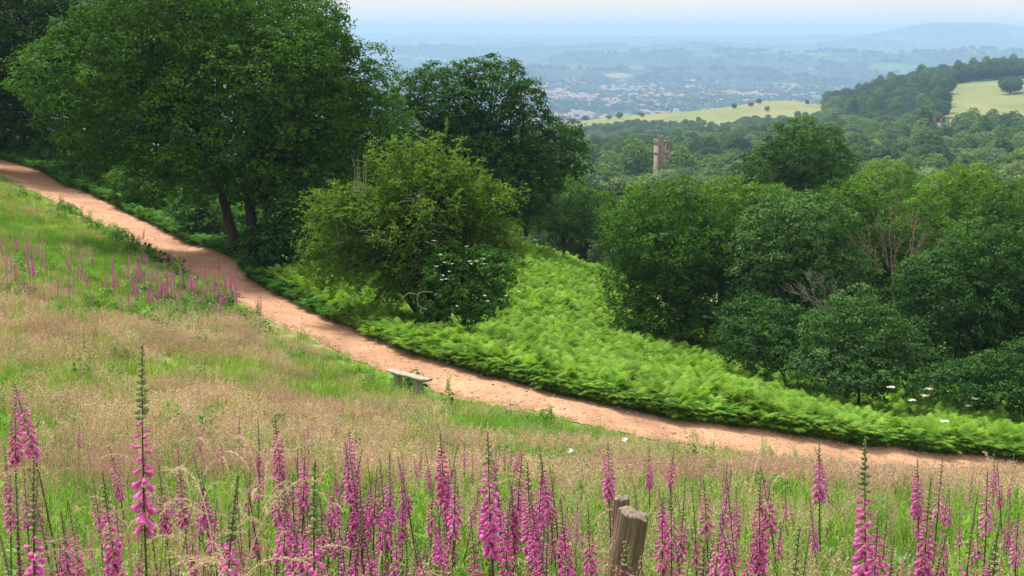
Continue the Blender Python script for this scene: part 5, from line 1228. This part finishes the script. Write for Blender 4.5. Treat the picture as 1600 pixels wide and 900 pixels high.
for y, x, z, px in cand:
    if y > 900 and px > 1180: k = 5 if g.random() < .6 else int(g.choice([7, 3, 1]))
    else:
        f = vnoise(x / 40, y / 70, 5); k = int(g.choice([0, 8, 1, 6] if f > .62 else ([2, 4, 0, 1] if f > .38 else [5, 7, 3, 0])))
    if y > 930 and px < 1300: k = int(g.choice([2, 4, 8]))
    if px < 1010 and y < 420: k = int(g.choice([5, 4, 7, 2]))
    if y < 300: k = int(g.choice([9, 10, 11]))
    s = g.uniform(.8, 1.3) * (1.0 if y > 200 else .8) * (.55 if (y > 930 and px < 1290) else 1) * (.8 if y > 620 and px < 1290 else 1)
    if k == 3: s *= .85
    if 850 < px < 905 and y < 200: s *= .7
    p0, top = project(x, y, z + 12 * s); wpx = 4.6 * s * F / y; a0 = int(max(0, px - wpx)); a1 = int(min(1699, px + wpx))
    if a1 <= a0: continue
    cur = sky_[a0:a1]; vis = np.minimum(cur, project(x, y, z)[1]) - top; vmean = vis.clip(0).mean()
    if vmean > 1.2: keep.append((vmean * (a1 - a0), y, x, z, px, k, s))
    sky_[a0:a1] = np.minimum(cur, top + (1 - np.sqrt(np.clip(1 - np.linspace(-1, 1, a1 - a0) ** 2, 0, 1))) * wpx)
print('valley trees visible', len(keep), 'of', len(cand))
keep.sort(reverse=True)
def vzone(y, px):
    if y > 1150 and px < 1300: return 'on the pale grass hill'
    if y > 1000 and px > 1462: return 'beside the sloping field at right'
    if y > 1120: return 'on the high wooded ridge at right'
    if y > 900: return 'in the woods below the ridge'
    if y > 560: return 'in the wood beyond the stone tower' if px < 1250 else 'in the wood around the brick house'
    if y > 350: return 'beside the stone tower' if px < 1150 else 'in the middle valley at right'
    return 'on the slope just below the stone tower' if px < 1150 else 'just beyond the right-hand copse'
for q, (a_, y, x, z, px, k, s) in enumerate(keep[:290]):
    root = bpy.data.objects.new('valley_tree' if k != 3 else 'conifer', None); C.objects.link(root); root.location = (x, y, z); root.scale = (s, s, s * g.uniform(.85, 1.15)); root.rotation_euler = (0, 0, g.uniform(0, 6.28))
    cr_ = bpy.data.objects.new('crown', VT[k][0]); C.objects.link(cr_); cr_.parent = root; tr_ = bpy.data.objects.new('trunk', VT[k][1]); C.objects.link(tr_); tr_.parent = root
    zn = vzone(y, px); tag(root, VT[k][2] + ' ' + zn, 'tree', 'trees ' + zn); POOL.append((root, VT[k][2] + ' ' + zn, px))
uniquify(); rest = keep[290:]
if rest:
    R = np.array([(x, y, z) for (_, y, x, z, px, k, s) in rest]); kk = np.array([r[5] for r in rest]); sc = np.array([r[6] for r in rest])
    tmpl = []
    for me, tr, ds in VT: tmpl.append(bpy.data.objects.new('wood_tree', me))
    rr_ = np.zeros((len(R), 3)); rr_[:, 2] = g.uniform(0, 6.28, len(R))
    scatter('distant_wood', R, rr_, np.stack([sc, sc, sc], 1), kk, tmpl, 'far woods filling the valley and covering the ridge at right', 'wood')

# ------------------------------------------------------------------ stone tower
M['stone'] = plain('red_sandstone', (.17, .125, .088), (.30, .235, .165), .9, .9, None, .3, 8)
M['dark_gap'] = plain('dark_opening', (.02, .018, .016), (.03, .026, .022), 2, .9)
def tower():
    Y = 440.; x, _, zt_ = at(1034, 221, Y); zg_ = float(H(x, Y)); h = zt_ - zg_; s = Y / F
    root = empty('stone_tower', (x, Y, zg_), .35, label='ruined square sandstone tower with a taller stair turret above the trees', cat='tower'); root.scale = (.86, .86, 1)
    def ring(mb, r, n, z0, z1, cx=0, cy=0, ph=0, v=.5):
        th = np.arange(n) * 2 * pi / n + ph; V = np.concatenate([np.stack([cx + r * np.cos(th), cy + r * np.sin(th), 0 * th + z], 1) for z in (z0, z1)])
        mb.add(V, [(k, (k + 1) % n, n + (k + 1) % n, n + k) for k in range(n)], v); mb.add(V, [tuple(range(n, 2 * n))], v)
    w = MB(); box(w, -2.1, 2.1, -2.1, 2.1, -1, h - .6); w.obj('wall', M['stone'], root)
    t = MB(); ring(t, 1.05, 8, -1, h + 1.4, -1.3, -1.9, pi / 8); to = t.obj('stair_turret', M['stone'], root); c = MB(); ring(c, 1.2, 8, h + 1.05, h + 1.35, -1.3, -1.9, pi / 8); c.obj('cornice', M['stone'], to)
    for k in range(8):
        a_ = k * pi / 4; c = MB(); box(c, -.22, .22, -.14, .14, h + 1.4, h + 2.0 - (.5 if k in (2, 5) else 0)); o = c.obj('merlon', M['stone'], to); o.rotation_euler = (0, 0, a_ + pi / 2); o.location = (-1.3 + 0.88 * cos(a_), -1.9 + 0.88 * sin(a_), 0)
    st = MB()
    for z in (h - 3.6, h - .6):
        for (x0, x1, y0, y1) in ((-2.3, 2.3, -2.3, -2.103), (-2.3, 2.3, 2.103, 2.3), (-2.3, -2.103, -2.1, 2.1), (2.103, 2.3, -2.1, 2.1)): box(st, x0, x1, y0, y1, z, z + .3)
    st.obj('string_course', M['stone'], root)
    for (cx, cy_) in ((0.5, -1.9), (1.8, -1.8), (1.9, -.6), (1.9, .7), (1.8, 1.85), (.5, 1.9), (-.8, 1.9), (-1.9, 1.8), (-1.9, .5), (-1.9, -.7)):
        c = MB(); box(c, cx - .35, cx + .35, cy_ - .35, cy_ + .35, h - .298, h + .5 - (0.4 if cx > 1.85 else 0)); c.obj('merlon', M['stone'], root)
    for (cx, z) in ((1.2, h - 5.5), (1.2, h - 10), (1.3, h - 2.4)):
        c = MB(); box(c, cx - .25, cx + .25, -2.13, -2.06, z, z + 1.5); c.obj('window', M['dark_gap'], root)
    # ruined wall stub on the left
    r = MB(); th = [(-6.0, 0), (-6.0, 3), (-5.2, 5.5), (-4.4, 6), (-3.6, 9), (-2.9, 9.5), (-2.105, 12), (-2.105, 0)]; k = len(th)
    V = np.array([(a_, yv, b_ - (1 if b_ == 0 else 0)) for yv in (-1.9, -1.1) for a_, b_ in th]); r.add(V, [tuple(range(k)), tuple(range(2 * k - 1, k - 1, -1))]); r.add(V, [(i, i + k, (i + 1) % k + k, (i + 1) % k) for i in range(k)]); r.obj('broken_wall', M['stone'], root)
tower()

# ------------------------------------------------------------------ houses
M['brick'] = plain('red_brick', (.26, .085, .055), (.38, .14, .09), 1.2, .9)
M['roof_grey'] = plain('slate_roof', (.10, .105, .115), (.16, .165, .175), .8, .8)
M['roof_red'] = plain('tile_roof', (.24, .11, .07), (.34, .17, .11), .8, .8)
M['render_white'] = plain('white_render', (.74, .73, .70), (.82, .81, .79), .6, .8)
M['glass'] = plain('window_glass', (.03, .035, .045), (.05, .06, .07), .5, .2)
def gable(mb, L, W, hw, hr, x0=0, y0=0, mw=0, mr=1, ov=.3, z0=-.5):
    V = np.array([(x0 - L / 2, y0 - W / 2, z0), (x0 + L / 2, y0 - W / 2, z0), (x0 + L / 2, y0 + W / 2, z0), (x0 - L / 2, y0 + W / 2, z0), (x0 - L / 2, y0 - W / 2, hw), (x0 + L / 2, y0 - W / 2, hw), (x0 + L / 2, y0 + W / 2, hw), (x0 - L / 2, y0 + W / 2, hw), (x0 - L / 2, y0, hr), (x0 + L / 2, y0, hr)], float)
    mb.add(V, [(0, 1, 5, 4), (2, 3, 7, 6)], mi=mw); mb.add(V, [(1, 2, 6, 9, 5), (3, 0, 4, 8, 7)], mi=mw)
    if mr is not None:
        e_ = (hr - hw) / (W / 2) * ov; R = np.array([(x0 - L / 2 - ov, y0 - W / 2 - ov, hw - e_ + .05), (x0 + L / 2 + ov, y0 - W / 2 - ov, hw - e_ + .05), (x0 + L / 2 + ov, y0, hr + .08), (x0 - L / 2 - ov, y0, hr + .08), (x0 - L / 2 - ov, y0 + W / 2 + ov, hw - e_ + .05), (x0 + L / 2 + ov, y0 + W / 2 + ov, hw - e_ + .05)], float)
        mb.add(R, [(0, 1, 2, 3), (3, 2, 5, 4)], mi=mr)
def brick_house():
    Y = 840.; x, _, zt_ = at(1474, 198, Y); zg_ = float(H(x, Y)); s = (zt_ - zg_)
    z0 = zt_ - 9.2; print('house lift', z0 - zg_)
    root = empty('brick_house', (x, Y, zg_), -.2, label='red brick house with tall chimneys and white gable, among valley trees', cat='house'); dz = max(0, z0 - zg_)
    w = MB(); gable(w, 12, 7, 5.5 + dz, 8.6 + dz, mr=None); w.obj('wall', M['brick'], root)
    r = MB(); gable(r, 12, 7, 5.5 + dz, 8.6 + dz, mw=0, mr=0); m2 = MB(); V, I = r.V[-1], None
    m2.add(V, [(0, 1, 2, 3), (3, 2, 5, 4)]); ro = m2.obj('roof', M['roof_grey'], root)
    gw = MB(); gable(gw, 3.6, 4, 5.8 + dz, 7.6 + dz, x0=0, y0=0, mr=None); o = gw.obj('gable_wing', M['brick'], root); o.rotation_euler = (0, 0, pi / 2); o.location = (-3.6, -2.6, 0)
    for cx in (-5.2, -1.2, 2.6, 5.2):
        c = MB(); box(c, cx - .45, cx + .45, -.4, .4, 7.4 + dz, 11.2 + dz); box(c, cx - .55, cx + .55, -.5, .5, 11.202 + dz, 11.5 + dz); c.obj('chimney', M['brick'], root)
    for cx, z in ((-3.6, 2.6), (0, 2.6), (3, 2.6), (0, 4.4), (3, 4.4)):
        yb = -3.56 if cx != -3.6 else -4.66
        c = MB(); box(c, cx - .8, cx + .8, yb, yb + .04, z + dz, z + 1.3 + dz); f = c.obj('window', M['render_white'], root); c = MB(); box(c, cx - .6, cx + .6, yb - .03, yb - .003, z + .2 + dz, z + 1.1 + dz); c.obj('pane', M['glass'], f)
brick_house()
def house_mesh(k, L, W, hw, hr, wall, roof):
    mb = MB(); gable(mb, L, W, hw, hr); box(mb, L * .3, L * .3 + .8, -.4, .4, hr - 1, hr + 1.2, mi=0); return mb.mesh('house', [M[wall], M[roof]])
HM = [(house_mesh(0, 11, 8, 5.2, 8, 'render_white', 'roof_grey'), 'white-walled house with grey roof'), (house_mesh(1, 13, 8, 5.2, 8.4, 'brick', 'roof_red'), 'red brick house with tiled roof'),
      (house_mesh(2, 10, 7.5, 5, 7.6, 'render_white', 'roof_red'), 'white-walled house with red roof'), (house_mesh(3, 24, 10, 6, 9, 'render_white', 'roof_grey'), 'long white building with grey roof'), (house_mesh(4, 18, 8, 5.4, 8.2, 'brick', 'roof_grey'), 'brick terrace with slate roof')]
def single(px, py, Y, k, lab, sc=1.0, rz=0, cat='building', lift=True):
    x, _, zt_ = at(px, py, Y); z = float(H(x, Y)); o = bpy.data.objects.new('house', HM[k][0]); C.objects.link(o); o.location = (x, Y, z); o.rotation_euler = (0, 0, rz); o.scale = (sc,) * 3; tag(o, lab, cat)
single(896, 184, 3300, 3, 'bright white long building at the left foot of the pale hill', 1.7, .1); single(870, 188, 3350, 3, 'smaller white building left of the bright white long one', 1.1, -.2)
single(1185, 160, 2600, 2, 'large white house with red roof behind the right end of the pale hill', 1.9, .2)
def church():
    Y = 2150.; x, _, _ = at(1107, 172, Y); z = float(H(x, Y)); zt_ = -float(ratio(170)) * Y; h = max(zt_ - z, 10)
    root = empty('church', (x, Y, z), .3, label='little white church with a pointed spire just behind the pale hill', cat='church'); w = MB(); gable(w, 14, 7, h * .45, h * .6, x0=-8, mr=None); w.obj('nave', M['render_white'], root)
    t = MB(); box(t, -1.9, 1.9, -1.9, 1.9, -1, h * .8); t.obj('tower', M['render_white'], root); s = MB(); s.add([(-1.9, -1.9, h * .8), (1.9, -1.9, h * .8), (1.9, 1.9, h * .8), (-1.9, 1.9, h * .8), (0, 0, h * 1.3)], [(0, 1, 4), (1, 2, 4), (2, 3, 4), (3, 0, 4)]); s.obj('spire', M['roof_grey'], root)
church()
# the town on the plain
g = np.random.default_rng(909); TN = []
CL_ = [(-.01, 5500, .050, 260, 1.2), (.05, 5100, .05, 260, 1.2), (.10, 5300, .07, 260, 1.6), (.16, 5500, .06, 300, 1.6), (.21, 4900, .05, 300, 1.3), (.07, 4300, .05, 260, .8), (.17, 4400, .06, 300, .9), (.26, 5200, .05, 300, 1.1), (.03, 3700, .035, 180, .9), (.15, 3900, .05, 200, .3), (.12, 4800, .06, 200, 1.2), (.02, 4800, .03, 160, .5)]
cw_ = np.array([c[4] for c in CL_]); cw_ /= cw_.sum()
for q in range(3600):
    c = CL_[g.choice(len(CL_), p=cw_)]; y = g.normal(c[1], c[3]); u = g.normal(c[0], c[2])
    if y < 3400 or y > 6200 or u < -.12 or u > .33: continue
    if fbm(u * 60, y / 120, 3, 91) < .46: continue
    TN.append((y, u * y, int(g.choice([0, 1, 2, 3, 4], p=[.3, .27, .2, .08, .15])), g.uniform(-.5, .5) + (pi / 2 if g.random() < .3 else 0), g.uniform(.8, 1.3)))
TN.sort(); tx = np.array([t[1] for t in TN]); ty = np.array([t[0] for t in TN]); tz = H(tx, ty)
def tzone(y, x):
    u = x / y; a_ = 'left part' if u < .06 else ('middle' if u < .15 else 'right part'); b_ = 'near' if y < 4700 else 'far'
    return 'in the %s %s of the hazy town' % (b_, a_)
vis = [i for i in range(len(TN)) if .0 < TN[i][1] / TN[i][0] < .30][:292]; vs_ = set(vis)
for i in vis:
    y, x, k, r, s = TN[i]; o = bpy.data.objects.new('house', HM[k][0]); C.objects.link(o); o.location = (x, y, tz[i]); o.rotation_euler = (0, 0, r); o.scale = (s, s, s); zn = tzone(y, x); tag(o, HM[k][1] + ' ' + zn, 'house', 'houses ' + zn)
ri = [i for i in range(len(TN)) if i not in vs_]
tm_ = [bpy.data.objects.new('town_house', m) for m, _ in HM]
R = np.stack([tx[ri], ty[ri], tz[ri]], 1); rr_ = np.zeros((len(ri), 3)); rr_[:, 2] = [TN[i][3] for i in ri]; ss = np.array([TN[i][4] for i in ri])
scatter('town_houses', R, rr_, np.stack([ss] * 3, 1), [TN[i][2] for i in ri], tm_, 'the rest of the hazy town spread over the plain', 'town'); print('houses', len(TN))
# far trees and hedgerows on the plain
mb, _ = crown([(0, 0, 6, 5.5, 5.5, 4.5)], 60, 1.6, 22, 1.3, 700, flat=.7, low=.3, inner=.1); ft = [mb.obj('far_tree', VM['dark'], link=False)]
mb, _ = crown([(0, 0, 6, 7, 5, 4), (5, 0, 5, 5, 5, 4)], 80, 1.6, 22, 1.4, 701, flat=.7, low=.3, inner=.1); ft.append(mb.obj('far_tree', VM['mid'], link=False))
N = 26000; y = np.exp(g.uniform(math.log(2700), math.log(13000), N)); x = g.uniform(-.16, .36, N) * y
cl = fbm(x / 160, y / 420, 4, 95); town_ = (y > 3400) & (y < 6200); ok = (cl > .53) | (town_ & (cl > .44) & (g.random(N) < .75)) | (g.random(N) < .06) ; x, y = x[ok], y[ok]
r0 = np.zeros((len(x), 3)); r0[:, 2] = g.uniform(0, 6.28, len(x)); s = g.uniform(.7, 1.4, len(x)) * (1 + (y > 6000) * .5)
scatter('far_trees', np.stack([x, y, H(x, y)], 1), r0, np.stack([s, s, s], 1), g.integers(0, 2, len(x)), ft, 'far trees, copses and hedges dotted over the plain', 'trees'); print('far trees', len(x))

# ------------------------------------------------------------------ haze
hm, nt, out = nodes('haze'); pv = nt.nodes.new('ShaderNodeVolumePrincipled'); pv.inputs['Color'].default_value = (.34, .53, .83, 1); pv.inputs['Density'].default_value = 1.6e-4; pv.inputs['Absorption Color'].default_value = (.08, .08, .08, 1)
pv.inputs['Anisotropy'].default_value = 0.0
L_(nt, pv.outputs[0], out.inputs['Volume'])
mb = MB(); zlo = float(GZ.min()) - 1.5; ztop = max(float(GZ.max()), 12) + 4; box(mb, -25000, 25000, -80, 30000, zlo, ztop); hz_ = mb.obj('haze', hm); tag(hz_, 'blue summer haze over the plain', kind='stuff')
print('haze', zlo, ztop, float(GX.min()), float(GX.max()))
print('objects', len(bpy.data.objects))
